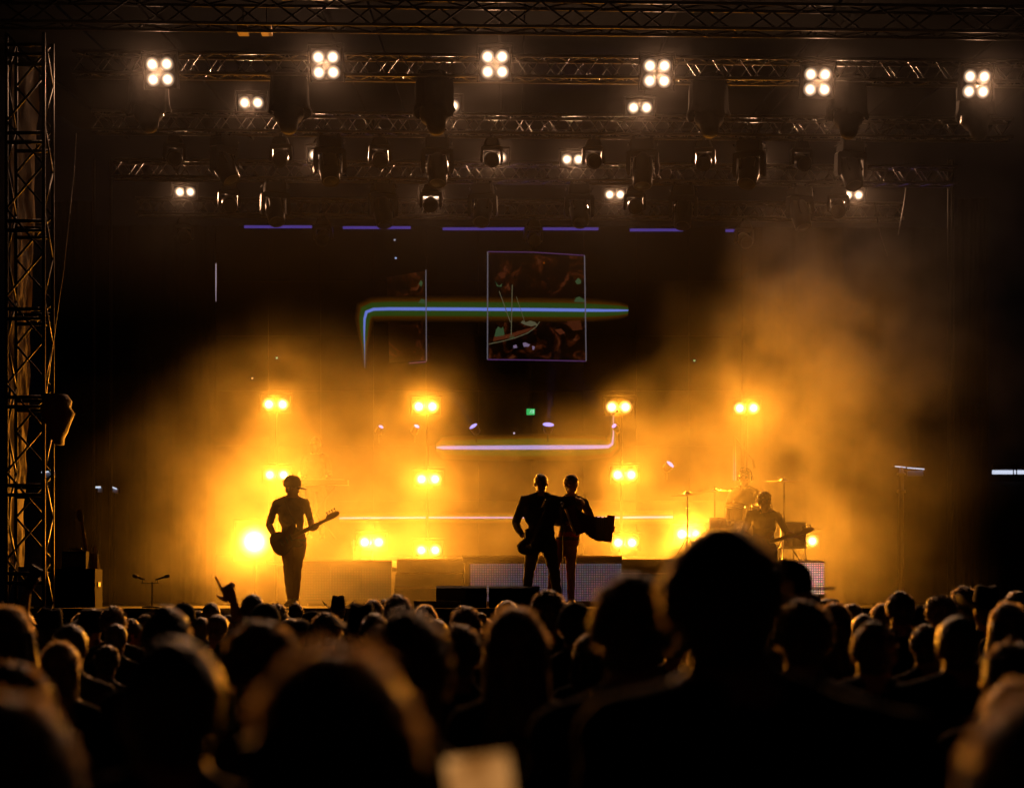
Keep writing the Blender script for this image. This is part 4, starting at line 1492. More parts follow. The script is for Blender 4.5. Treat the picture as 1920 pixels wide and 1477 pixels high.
def hat_mesh(style, m, seed=0):
    mb = MB()
    if style == 'cap':
        mb.lathe([(-0.022, 0.094), (0.02, 0.098), (0.06, 0.094), (0.095, 0.074), (0.118, 0.04), (0.124, 0.008), (0.130, 0.006), (0.131, 0.001)], (0, 0.018, 0.01), (0, 0, 1), 24)
        for v in mb.v:
            v.y = 0.018 + (v.y - 0.018) * 1.16
        out = []
        for k in range(13):
            a = PI + PI * k / 12
            out.append((0.082 * math.cos(a), -0.075 + 0.135 * math.sin(a)))
        mb.plate(out, 0.006, (0, 0, 0.0), (1, 0, 0), (0, 1, 0.10))
    elif style in ('cowboy', 'cowboy_wide'):
        k = 1.0 if style == 'cowboy' else 1.1
        n = 36
        prof = [(0.018, 0.205), (0.012, 0.16), (0.012, 0.105), (0.03, 0.098), (0.09, 0.090), (0.135, 0.078), (0.145, 0.06), (0.125, 0.03), (0.115, 0.002)]
        idx = []
        for j, (z, r) in enumerate(prof):
            i0 = len(mb.v)
            for q in range(n):
                a = 2 * PI * q / n
                ca, sa = math.cos(a), math.sin(a)
                zz = z
                rr = r * k
                if j <= 1:
                    zz += (0.085 if j == 0 else 0.03) * abs(ca) ** 2.2 - (0.02 if j == 0 else 0.0) * abs(sa)
                if 5 <= j <= 6:
                    zz += 0.018 * abs(ca)
                mb.v.append(Vector((rr * ca * (0.88 if j > 1 else 0.92), rr * sa * 1.12 + 0.012, zz + 0.03)))
            idx.append(i0)
        for a, b in zip(idx, idx[1:]):
            for q in range(n):
                mb.face(a + q, a + (q + 1) % n, b + (q + 1) % n, b + q)
        # underside of the brim
        i0 = len(mb.v)
        for q in range(n):
            v = mb.v[idx[2] + q]
            mb.v.append(Vector((v.x, v.y, v.z - 0.006)))
        for q in range(n):
            mb.face(idx[0] + q, i0 + q, i0 + (q + 1) % n, idx[0] + (q + 1) % n)
    elif style == 'bucket':
        mb.lathe([(-0.03, 0.150), (-0.025, 0.150), (0.02, 0.104), (0.09, 0.096), (0.11, 0.085), (0.115, 0.001)], (0, 0.015, 0.0), (0, 0, 1), 26)
        for v in mb.v:
            v.y = 0.015 + (v.y - 0.015) * 1.1
    elif style == 'beanie':
        bumpy_ell(mb, (0, 0.02, 0.035), (0.094, 0.108, 0.105), 0.04, 4, seed, cut=-0.02)
    elif style == 'flat':
        mb.loft([((0, 0.02, 0.02), 0.096, 0.112), ((0, 0.015, 0.06), 0.108, 0.125), ((0, 0.0, 0.095), 0.100, 0.118), ((0, -0.01, 0.112), 0.06, 0.08)], 26)
        out = [(0.085 * math.cos(PI + PI * k / 12), -0.07 + 0.085 * math.sin(PI + PI * k / 12)) for k in range(13)]
        mb.plate(out, 0.008, (0, 0, 0.03), (1, 0, 0), (0, 1, 0.15))
    return mb.mesh('hat', m, True)


def add_head_piece(person, me, hc, R, name, k=1.0):
    o = link(name, me, person)
    o.scale = (k, k, k) if isinstance(k, float) else k
    o.location = hc
    o.rotation_euler = R
    return o


# ------------------------------------------------------------------ guitars and other instruments
M_GWOOD = mat('guitar_lacquer', (0.10, 0.028, 0.014), 0.22, var=0.3, vscale=4)
M_NECK = mat('guitar_neck', (0.20, 0.11, 0.05), 0.35)
M_CHROME = mat('chrome', (0.6, 0.6, 0.6), 0.15, metal=1.0)


def guitar(name, label, O, ax, nrm, mbody, length=1.0, group=None, mneck=None):
    mneck = mneck or M_NECK
    """electric guitar: O = bridge point, ax = direction of the neck, nrm = face normal"""
    ax = Vector(ax).normalized()
    nrm = (Vector(nrm) - ax * ax.dot(Vector(nrm))).normalized()
    sd = nrm.cross(ax)
    T = thing(name, O, label, 'guitar', group, world=True)
    O = Vector(O)
    k = length
    half = [(-0.15, 0.0), (-0.148, 0.06), (-0.12, 0.125), (-0.06, 0.155), (0.0, 0.145), (0.06, 0.108), (0.11, 0.105), (0.16, 0.135), (0.215, 0.15), (0.25, 0.128), (0.235, 0.09), (0.19, 0.06), (0.165, 0.032)]
    out = half + [(x - (0.03 if x > 0.1 else 0), -y) for x, y in reversed(half[1:])]
    MB().plate([(x * k, y * k) for x, y in out], 0.042, O, ax, sd).build('body', mbody, T)
    MB().plate([(0.13 * k, 0.03), (0.62 * k, 0.022), (0.62 * k, -0.022), (0.13 * k, -0.03)], 0.024, O + nrm * 0.024, ax, sd).build('neck', mneck, T)
    h = MB().plate([(0.62 * k, 0.022), (0.655 * k, 0.05), (0.72 * k, 0.052), (0.79 * k, 0.04), (0.81 * k, 0.01), (0.79 * k, -0.018), (0.70 * k, -0.03), (0.62 * k, -0.022)], 0.017, O + nrm * 0.018, ax, sd).build('headstock', mneck, T)
    mb = MB()
    for j in range(4):
        p = O + ax * ((0.66 + 0.035 * j) * k) + sd * 0.045 + nrm * 0.018
        MB().tube([p, p + sd * 0.035], [0.006, 0.006], 6).lathe([(0.03, 0.004), (0.032, 0.012), (0.045, 0.012), (0.047, 0.004)], p, sd, 8).build('tuning_peg', M_CHROME, h)
    for j in range(4):
        o = sd * (0.009 * (j - 1.5))
        mb.tube([O + o + nrm * 0.035, O + o * 0.9 + ax * (0.63 * k) + nrm * 0.042], 0.0012, 4)
    mb.build('strings', M_CHROME, T)
    MB().box((0, 0, 0), (0.05, 0.1, 0.014), None).build('bridge', M_CHROME, T, off=Vector((0, 0, 0))).matrix_local = Matrix.Translation(nrm * 0.027) @ Matrix((ax, sd, nrm)).transposed().to_4x4()
    for q in (0.06, 0.12):
        MB().box((0, 0, 0), (0.03, 0.09, 0.012)).build('pickup', M_PLASTIC, T, off=Vector((0, 0, 0))).matrix_local = Matrix.Translation(ax * q * k + nrm * 0.026) @ Matrix((ax, sd, nrm)).transposed().to_4x4()
    return T


# ------------------------------------------------------------------ the band
def performer(label, P, px, D, mats, zfloor=STAGE_Z, voxel=0.008, scale=1.0, rotz=0.0, **kw):
    me = body(P, mats, voxel, 'person', **kw)
    o = link('person', me)
    o.location = (at(px, 1000, D).x, D, zfloor)
    o.scale = (scale,) * 3
    o.rotation_euler = (0, 0, rotz)
    tag(o, label, 'person', 'musicians on the stage')
    return o


# left guitarist with a cap, looking to the right
PG = dict(STAND, hk=1.1, hip=(-0.02, 0, 0.93), chest=(-0.055, 0.01, 1.24), neck=(-0.04, 0.0, 1.47), head=(-0.02, -0.02, 1.60), head_rot=(0.12, 0, 1.0), shw=0.172,
          shL=(-0.245, 0.01, 1.38), shR=(0.135, 0.0, 1.385), elL=(-0.345, 0.03, 1.09), wrL=(-0.225, -0.13, 0.90), elR=(0.215, -0.03, 1.14), wrR=(0.245, -0.20, 1.02),
          hdL=(0.6, -0.35, -0.35), hnL=(0.1, 1, 0.1), curlL=0.5, hdR=(0.5, -0.5, 0.35), hnR=(0.1, 1, 0.4), curlR=0.9, sleeve=0.5,
          hjL=(-0.10, 0, 0.88), hjR=(0.06, 0, 0.88), knL=(-0.085, -0.03, 0.49), knR=(0.025, -0.02, 0.49), anL=(-0.055, 0.02, 0.09), anR=(0.0, 0.03, 0.09), ftL=(-0.10, -0.15, 0.035), ftR=(0.02, -0.16, 0.035), legw=1.02)
DG = 25.3
pg = performer('guitarist in a cap and short sleeves standing at the left of the stage', PG, 553, DG, [M_SKIN, M_GREY_SH, M_RED_T, M_SHOE])
HR_SHORT = [hair_mesh('short', 3 + i, HAIRS[i]) for i in range(4)]
add_head_piece(pg, hair_mesh('crop', 4, HAIRS[1]), PG['head'], PG['head_rot'], 'hair', 1.1)
add_head_piece(pg, hat_mesh('cap', mat('dark_cap', (0.03, 0.025, 0.02), 0.8)), PG['head'], PG['head_rot'], 'cap', 1.1)
gx = at(553, 1000, DG).x
MB().tube([Vector((-0.12, -0.11, 1.40)), Vector((-0.06, -0.135, 1.25)), Vector((0.05, -0.125, 1.05)), Vector((0.09, -0.12, 0.98))], 0.03, 8, sx=0.2).build('guitar_strap', M_SUIT, pg)
guitar('electric_guitar', 'dark red electric guitar held by the guitarist in the cap', (gx - 0.14, DG - 0.17, STAGE_Z + 0.86), (0.86, -0.10, 0.43), (0.1, -1, 0.1), M_GWOOD, 1.06, 'guitars on the stage')

# the man in the suit, one arm round the accordion player
PS = dict(STAND, hk=1.1, hip=(0.0, 0, 0.92), chest=(0.0, 0.01, 1.26), neck=(0.0, 0.015, 1.485), head=(0.005, -0.01, 1.625), head_rot=(-0.08, 0, 0.1), shw=0.21, hipw=0.195, legw=1.15, depth=0.115,
          shL=(-0.225, 0.01, 1.40), shR=(0.21, 0.02, 1.40), elL=(-0.33, 0.07, 1.10), wrL=(-0.235, -0.05, 0.93), elR=(0.30, 0.10, 1.405), wrR=(0.47, 0.04, 1.43),
          hdR=(0.7, -0.6, -0.25), hnR=(0, 0, -1), curlR=0.5, hdL=(0.4, -0.5, -0.5), hnL=(1, 0, 0.2),
          hjL=(-0.09, 0, 0.86), hjR=(0.09, 0, 0.86), knL=(-0.155, -0.02, 0.48), knR=(0.175, -0.03, 0.48), anL=(-0.20, 0.03, 0.09), anR=(0.225, 0.02, 0.09), ftL=(-0.26, -0.12, 0.035), ftR=(0.29, -0.12, 0.035))
DM = 27.0
ps = performer('man in a dark suit with his arm round the accordion player', PS, 1014, DM, [M_SKIN, M_SUIT, M_SUIT, M_SHOE_D], scale=1.068, jacket=True)
add_head_piece(ps, hair_mesh('crop', 8, HAIRS[0]), PS['head'], PS['head_rot'], 'hair', 1.1)
guitar('electric_guitar', 'black guitar slung at the hip of the man in the suit', at(990, 1022, DM - 0.2), (0.42, -0.35, 0.85), (0.55, -1, -0.25), M_SUIT, 0.95, 'guitars on the stage', M_SUIT)
# accordion player
PA = dict(STAND, hk=1.1, hip=(-0.03, 0, 0.95), chest=(-0.01, 0.01, 1.28), neck=(0.0, 0.015, 1.485), head=(0.005, -0.01, 1.625), head_rot=(-0.05, 0, 0.35), shw=0.155, hipw=0.145,
          shL=(-0.175, 0.01, 1.39), shR=(0.175, 0.0, 1.385), elL=(-0.21, -0.02, 1.12), wrL=(-0.06, -0.24, 1.10), elR=(0.275, -0.05, 1.16), wrR=(0.505, -0.20, 1.07),
          hdL=(0.8, -0.3, 0), hnL=(0.2, 1, 0), hdR=(0.3, -0.3, -0.2), hnR=(-1, 0.1, 0), curlR=0.9,
          hjL=(-0.12, 0, 0.87), hjR=(0.0, 0, 0.87), knL=(-0.235, -0.03, 0.47), knR=(-0.005, -0.02, 0.47), anL=(-0.29, 0.02, 0.09), anR=(0.0, 0.03, 0.09), legw=0.95)
pa = performer('accordion player in dark red trousers beside the man in the suit', PA, 1071, DM + 0.25, [M_SKIN, M_DARK_SH, M_RED_T, M_SHOE], scale=1.07)
add_head_piece(pa, hair_mesh('short', 9, HAIRS[1]), PA['head'], PA['head_rot'], 'hair', 1.1)
ac = thing('accordion', at(1105, 985, DM - 0.05), 'dark red accordion with its bellows spread in the player\'s arms', 'accordion', world=True)
pl = at(1088, 975, DM - 0.05)
prr = at(1138, 991, DM - 0.05)
n = 17
for k in range(n):
    t = k / (n - 1)
    c = pl.lerp(prr, t)
    c = c + Vector((0, 0, -0.05 * math.sin(t * PI)))
    hh = (0.36 - 0.02 * t) if k % 2 == 0 else (0.338 - 0.02 * t)
    tilt = -0.35 + 0.48 * t
    MB().box((0, 0, 0), (0.022, 0.20 if k % 2 == 0 else 0.185, hh)).build('bellows_fold', mat('bellows_red', (0.09, 0.012, 0.01), 0.6), ac, off=Vector((0, 0, 0))).matrix_local = Matrix.Translation(c - ac.location) @ Matrix.Rotation(tilt, 4, 'Y')
e = MB().box((0, 0, 0), (0.11, 0.22, 0.37), ch=0.02).build('bass_case', mat('accordion_red', (0.13, 0.012, 0.010), 0.25), ac, off=Vector((0, 0, 0)))
e.matrix_local = Matrix.Translation(prr + Vector((0.03, 0, 0.0)) - ac.location) @ Matrix.Rotation(0.13, 4, 'Y')
e = MB().box((0, 0, 0), (0.12, 0.22, 0.42), ch=0.02).build('treble_case', mat('accordion_red', (0.13, 0.012, 0.010), 0.25), ac, off=Vector((0, 0, 0)))
e.matrix_local = Matrix.Translation(pl + Vector((-0.07, 0, 0.0)) - ac.location) @ Matrix.Rotation(-0.35, 4, 'Y')
e2 = MB().box((-0.075, -0.06, 0), (0.03, 0.09, 0.38)).build('keyboard', mat('ivory', (0.6, 0.57, 0.5), 0.3), e, off=Vector((0, 0, 0)))
# microphone on a stand between the two men
o = thing('microphone_stand', (at(1054, 1000, DM - 0.5).x, DM - 0.5, STAGE_Z), 'thin microphone stand between the man in the suit and the accordion player', 'microphone stand')
MB().tube([(0, 0, 0), (0, 0, 1.35)], 0.009, 8).build('pole', M_STEEL, o)
MB().lathe([(0, 0.13), (0.015, 0.13), (0.03, 0.03)], n=18).build('base', M_BLACK, o, True)
k = MB().tube([(0, 0, 1.35), (0.0, 0.10, 1.42)], [0.011, 0.016], 10).build('microphone', M_BLACK, o, True)
MB().lathe([(0, 0.015), (0.015, 0.025), (0.04, 0.027), (0.06, 0.02), (0.068, 0.003)], (0, 0.10, 1.42), (0, 1, 0.5), 12).build('microphone_grille', M_STEEL, k, True)

# drummer and the guitarist who bends down at the right
zr_d = at(1300, 1050, 29.8).z
PD = dict(STAND, hk=1.1, hip=(0, 0.05, 0.58), chest=(0, 0.03, 0.94), neck=(0.0, 0.0, 1.15), head=(0.01, -0.05, 1.285), head_rot=(0.1, 0, -0.3),
          shL=(-0.185, 0.02, 1.07), shR=(0.185, 0.02, 1.07), elL=(-0.26, -0.12, 0.82), elR=(0.27, -0.12, 0.82), wrL=(-0.16, -0.36, 0.80), wrR=(0.16, -0.36, 0.82), hnL=(0, 0, -1), hnR=(0, 0, -1), curlL=0.9, curlR=0.9,
          hjL=(-0.1, 0.0, 0.55), hjR=(0.1, 0.0, 0.55), knL=(-0.2, -0.40, 0.52), knR=(0.2, -0.40, 0.52), anL=(-0.2, -0.42, 0.09), anR=(0.2, -0.42, 0.09), ftL=(-0.21, -0.62, 0.035), ftR=(0.21, -0.62, 0.035))
pd = performer('drummer with headphones seated behind the cymbals', PD, 1395, 31.2, [M_SKIN, M_DARK_SH, M_DARK_SH, M_SHOE_D], zfloor=zr_d, voxel=0.011, scale=1.06)
add_head_piece(pd, hair_mesh('messy', 15, HAIRS[1]), PD['head'], PD['head_rot'], 'hair', 1.1)
hp = MB().tube([(0.098 * math.cos(a), 0.01, 0.03 + 0.115 * math.sin(a)) for a in [PI * k / 10 for k in range(11)]], 0.009, 6)
hp.ell((0.095, 0.01, -0.005), (0.02, 0.036, 0.042), 12, 8).ell((-0.095, 0.01, -0.005), (0.02, 0.036, 0.042), 12, 8)
add_head_piece(pd, hp.mesh('headphones', M_PLASTIC, True), PD['head'], PD['head_rot'], 'headphones', 1.1)
o = thing('drum_stool', (pd.location.x, 31.25, zr_d), 'round drum stool under the drummer', 'stool')
MB().lathe([(0.44, 0.16), (0.46, 0.18), (0.50, 0.17), (0.51, 0.1)], n=18).build('seat', M_BLACK, o, True)
for k in range(3):
    a = k * 2.1
    MB().tube([(0, 0, 0.44), (0, 0, 0.25), (0.2 * math.cos(a), 0.2 * math.sin(a), 0.0)], 0.012, 6).build('leg', M_STEEL, o)
PR = dict(STAND, hk=1.1, hip=(0.02, 0.15, 0.90), chest=(0.02, -0.02, 1.17), neck=(0.02, -0.12, 1.36), head=(0.0, -0.20, 1.475), head_rot=(0.45, 0, 0.25),
          shL=(-0.18, -0.07, 1.30), shR=(0.20, -0.07, 1.28), elL=(-0.27, -0.02, 1.03), wrL=(-0.14, -0.24, 0.93), elR=(0.33, -0.12, 1.03), wrR=(0.45, -0.30, 0.98), hnL=(0, 1, 0.2), hnR=(0, 1, 0.3), curlR=0.9, sleeve=0.5,
          hjL=(-0.07, 0.15, 0.83), hjR=(0.12, 0.15, 0.83), knL=(-0.12, 0.02, 0.47), knR=(0.16, 0.02, 0.47), anL=(-0.12, 0.1, 0.09), anR=(0.16, 0.1, 0.09))
DR = 28.2
pr = performer('guitarist bending over his guitar in the smoke before the drums', PR, 1430, DR, [M_SKIN, M_GREY_SH, M_DARK_SH, M_SHOE_D], voxel=0.009, scale=1.04)
add_head_piece(pr, HR_SHORT[1], PR['head'], PR['head_rot'], 'hair', 1.1)
rx = pr.location.x
guitar('electric_guitar', 'guitar of the musician bending in the smoke, its neck to the right', (rx - 0.08, DR - 0.33, STAGE_Z + 0.90), (0.93, -0.1, 0.26), (0.05, -1, 0.25), M_GWOOD, 1.0, 'guitars on the stage')
# keyboard player deep in the smoke
PK = dict(STAND, hk=1.1, head_rot=(0.25, 0, 0.3), elL=(-0.25, -0.06, 1.13), elR=(0.25, -0.06, 1.13), wrL=(-0.2, -0.33, 1.08), wrR=(0.2, -0.33, 1.08), hnL=(0, 0, -1), hnR=(0, 0, -1))
zk = at(600, 1050, 30.3).z
o = thing('keyboard_platform', (at(592, 900, 34.2).x, 34.0, zk), 'black box platform under the keyboard player', 'platform')
MB().box((0, 0, 0.21), (1.5, 1.7, 0.42), ch=0.02).build('box', M_RISER, o)
MB().box((0, -0.856, 0.40), (1.5, 0.012, 0.02)).build('edge_trim', M_STEEL, o)
zk += 0.42
pk = performer('keyboard player almost lost in the bright smoke at the left', PK, 592, 34.4, [M_SKIN, M_DARK_SH, M_DARK_SH, M_SHOE_D], zfloor=zk, voxel=0.011, scale=1.06)
add_head_piece(pk, hair_mesh('crop', 17, HAIRS[3]), PK['head'], PK['head_rot'], 'hair', 1.1)
o = thing('keyboard', (at(592, 900, 33.95).x, 33.95, zk), 'stage keyboard on a cross stand before the keyboard player', 'keyboard')
MB().box((0, 0, 1.02), (1.15, 0.32, 0.09), ch=0.02).build('case', M_PLASTIC, o)
ME_KEY = MB().box((0, 0, 0), (0.0205, 0.14, 0.012)).mesh('key', mat('ivory', (0.6, 0.57, 0.5), 0.3))
for k in range(44):
    q = link('key', ME_KEY, o)
    q.location = (-0.495 + k * 0.023, 0.075, 1.072)
for s in (-1, 1):
    MB().tube([(-0.35 * s, 0, 0.02), (0.35 * s, 0, 0.97)], 0.018, 8).build('leg', M_STEEL, o)

# ------------------------------------------------------------------ drums
M_SHELL = mat('drum_shell', (0.08, 0.03, 0.02), 0.25)
M_SKINHEAD = mat('drum_head', (0.6, 0.58, 0.54), 0.5, trans=0.2)
M_BRASS = mat('cymbal_brass', (0.7, 0.5, 0.2), 0.25, metal=1.0)


def drum(label, c, r, h, axis, legs=None):
    o = thing('drum', (c[0], c[1], zr_d), label, 'drum', 'drums of the drum kit', world=True)
    ax = Vector(axis).normalized()
    MB().lathe([(-h / 2, r), (h / 2, r)], c, ax, 28, cap=False).build('shell', M_SHELL, o, True)
    for s in (-1, 1):
        MB().lathe([(s * h / 2, r - 0.004), (s * (h / 2 + 0.006), r * 0.5), (s * (h / 2 + 0.007), 0.001)], c, ax, 28, cap=False).build('drum_skin', M_SKINHEAD, o, True)
        MB().lathe([(s * (h / 2 - 0.02), r + 0.002), (s * (h / 2 - 0.02), r + 0.012), (s * (h / 2 + 0.012), r + 0.012), (s * (h / 2 + 0.012), r)], c, ax, 28, cap=False).build('hoop', M_CHROME, o, True)
    u, w = basis(ax)
    for k in range(6):
        a = k * PI / 3
        q = Vector(c) + (u * math.cos(a) + w * math.sin(a)) * (r + 0.012)
        MB().tube([q - ax * h * 0.42, q + ax * h * 0.42], 0.006, 5).build('lug', M_CHROME, o)
    for k in range(3):
        a = k * 2.094 + 0.4
        q = Vector(c) + Vector((math.cos(a) * r * 0.95, math.sin(a) * r * 0.95, 0))
        if legs:
            MB().tube([q, Vector((q.x + math.cos(a) * 0.05, q.y + math.sin(a) * 0.05, zr_d))], 0.009, 6).build('leg', M_CHROME, o)


xd = pd.location.x
drum('bass drum of the drum kit behind the big head', (xd + 0.0, 30.55, zr_d + 0.30), 0.28, 0.4, (0, 1, 0), True)
drum('rack tom left on the bass drum', (xd - 0.22, 30.55, zr_d + 0.78), 0.15, 0.22, (0, -0.3, 1), True)
drum('rack tom right on the bass drum', (xd + 0.2, 30.55, zr_d + 0.78), 0.16, 0.24, (0, -0.3, 1), True)
drum('floor tom at the right of the drum kit', (xd + 0.75, 30.9, zr_d + 0.42), 0.21, 0.4, (0, 0, 1), True)
drum('snare drum at the left of the drum kit', (xd - 0.42, 30.9, zr_d + 0.62), 0.18, 0.14, (0, 0, 1), True)


def cymbal(px, py, D, r, tilt, label):
    p = at(px, py, D)
    o = thing('cymbal_stand', (p.x, p.y, zr_d), label, 'cymbal', 'cymbals of the drum kit')
    h = p.z - zr_d
    MB().tube([(0, 0, 0.2), (0, 0, h + 0.05)], 0.012, 8).tube([(0, 0, h * 0.5), (0, 0, h * 0.55)], 0.02, 8).tube([(0, 0, h * 0.8), (0, 0, h * 0.84)], 0.019, 8).build('pole', M_CHROME, o)
    for k in range(3):
        a = k * 2.094 + 0.3
        MB().tube([(0, 0, 0.4), (0.28 * math.cos(a), 0.28 * math.sin(a), 0.01)], 0.01, 6).build('leg', M_CHROME, o)
    c = MB().lathe([(0.0, r), (0.012, r * 0.6), (0.02, r * 0.24), (0.038, r * 0.18), (0.05, r * 0.06), (0.052, 0.002)], n=32, cap=False).build('cymbal', M_BRASS, o, True)
    c.location = (0, 0, h)
    c.rotation_euler = tilt
    MB().tube([(0, 0, 0.05), (0, 0, 0.08)], 0.012, 8).build('wing_nut', M_CHROME, c)


cymbal(1289, 927, 30.6, 0.27, (0.12, -0.10, 0), 'brass cymbal on its stand, leftmost of the drum kit')
cymbal(1340, 921, 30.9, 0.27, (0.1, -0.06, 0), 'brass cymbal on its stand next to the drummer')
cymbal(1470, 903, 30.7, 0.29, (0.08, 0.03, 0), 'brass cymbal on its stand right of the drummer, the highest one')
o = thing('boom_stand', (at(1377, 1000, 32.2).x, 32.2, zr_d), 'tall microphone boom stand leaning over the drummer', 'microphone stand')
zt = at(1378, 818, 32.2).z - zr_d
q = at(1412, 862, 31.9) - o.location
MB().tube([(0, 0, 0), (0, 0, zt)], 0.012, 8).build('pole', M_STEEL, o)
MB().tube([(0, 0, zt), q], 0.009, 6).build('boom', M_STEEL, o)
k = MB().tube([q, q + Vector((0.02, -0.02, -0.14))], [0.018, 0.02], 8).build('microphone', M_BLACK, o)
MB().lathe([(0, 0.15), (0.02, 0.15), (0.03, 0.03)], n=16).build('base', M_BLACK, o, True)
# guitars waiting on the left
o = guitar('spare_guitar', 'spare guitar standing upright behind the speaker cabinet', at(165, 1055, 27.0), (-0.16, 0.05, 0.98), (0.2, -1, 0), M_GWOOD, 0.95, 'spare guitars at the left')
MB().tube([at(163, 1060, 27.1), at(165, 1100, 27.1), (at(165, 1100, 27.1).x, 27.2, STAGE_Z)], 0.012, 6).build('stand_leg', M_STEEL, o)
o = guitar('spare_guitar', 'spare guitar leaning beside the speaker cabinet', at(183, 1085, 26.6), (-0.12, 0.18, 0.95), (0.9, -0.6, 0.0), M_GWOOD, 0.55, 'spare guitars at the left')
MB().tube([at(183, 1090, 26.7), (at(186, 1100, 26.7).x, 26.7, STAGE_Z)], 0.012, 6).build('stand_leg', M_STEEL, o)

# ------------------------------------------------------------------ the crowd (seen from behind, facing the stage)
CL = [mat('cloth_black', (0.008, 0.008, 0.008), 0.85, spec=0.12), mat('cloth_navy', (0.012, 0.015, 0.028), 0.9, spec=0.15), mat('cloth_red', (0.18, 0.012, 0.012), 0.85), mat('cloth_olive', (0.04, 0.045, 0.025), 0.85),
      mat('cloth_grey', (0.09, 0.085, 0.08), 0.85), mat('cloth_pale', (0.62, 0.56, 0.48), 0.8, trans=0.25), mat('cloth_teal', (0.01, 0.05, 0.06), 0.85)]
M_JEANS = mat('jeans', (0.03, 0.04, 0.07), 0.9)
CM = [M_SKIN, CL[0], M_JEANS, M_SHOE_D]
BODY = {
    'm': body(dict(STAND), CM, 0.016, 'person', fine=True),
    'b': body(dict(STAND, shw=0.19, hipw=0.185, depth=0.125, head=(0, -0.01, 1.605), neck=(0, 0.015, 1.475), shL=(-0.22, 0.01, 1.415), shR=(0.22, 0.01, 1.415), elL=(-0.27, 0.02, 1.12), elR=(0.27, 0.02, 1.12), wrL=(-0.22, -0.14, 0.95), wrR=(0.22, -0.14, 0.95)), CM, 0.014, 'person', fine=True, jacket=True),
    'g': body(dict(STAND, shw=0.19, hipw=0.185, depth=0.125, head=(0.07, -0.01, 1.605), neck=(0.035, 0.015, 1.475), shL=(-0.215, 0.01, 1.385), shR=(0.225, 0.01, 1.415), elL=(-0.27, 0.02, 1.10), elR=(0.275, 0.02, 1.12), wrL=(-0.22, -0.14, 0.95), wrR=(0.22, -0.14, 0.95)), CM, 0.012, 'person', fine=True, jacket=True),
    'f': body(dict(STAND, shw=0.145, hipw=0.165, depth=0.098, shL=(-0.16, 0.01, 1.40), shR=(0.16, 0.01, 1.40), elL=(-0.20, 0.0, 1.13), elR=(0.20, 0.0, 1.13), wrL=(-0.15, -0.16, 1.02), wrR=(0.15, -0.16, 1.02)), CM, 0.014, 'person', fine=True, female=True),
}
HAIR = {}
for st_ in ('short', 'messy', 'crop', 'bald', 'curly', 'long', 'bob', 'tail', 'bun'):
    HAIR[st_] = {}


def get_hair(style, tone):
    if tone not in HAIR[style]:
        HAIR[style][tone] = hair_mesh(style, 31 + 7 * len(HAIR[style]) + len(style), HAIRS[tone])
    return HAIR[style][tone]


HATS = {'cap': hat_mesh('cap', CL[0]), 'redcap': hat_mesh('cap', CL[2]), 'cowboy': hat_mesh('cowboy', CL[0]), 'cowboy_wide': hat_mesh('cowboy_wide', CL[0]), 'bucket': hat_mesh('bucket', CL[0]),
        'beanie': hat_mesh('beanie', CL[3]), 'flat': hat_mesh('flat', CL[0]), 'palecap': hat_mesh('flat', CL[5])}
HEADC = STAND['head']
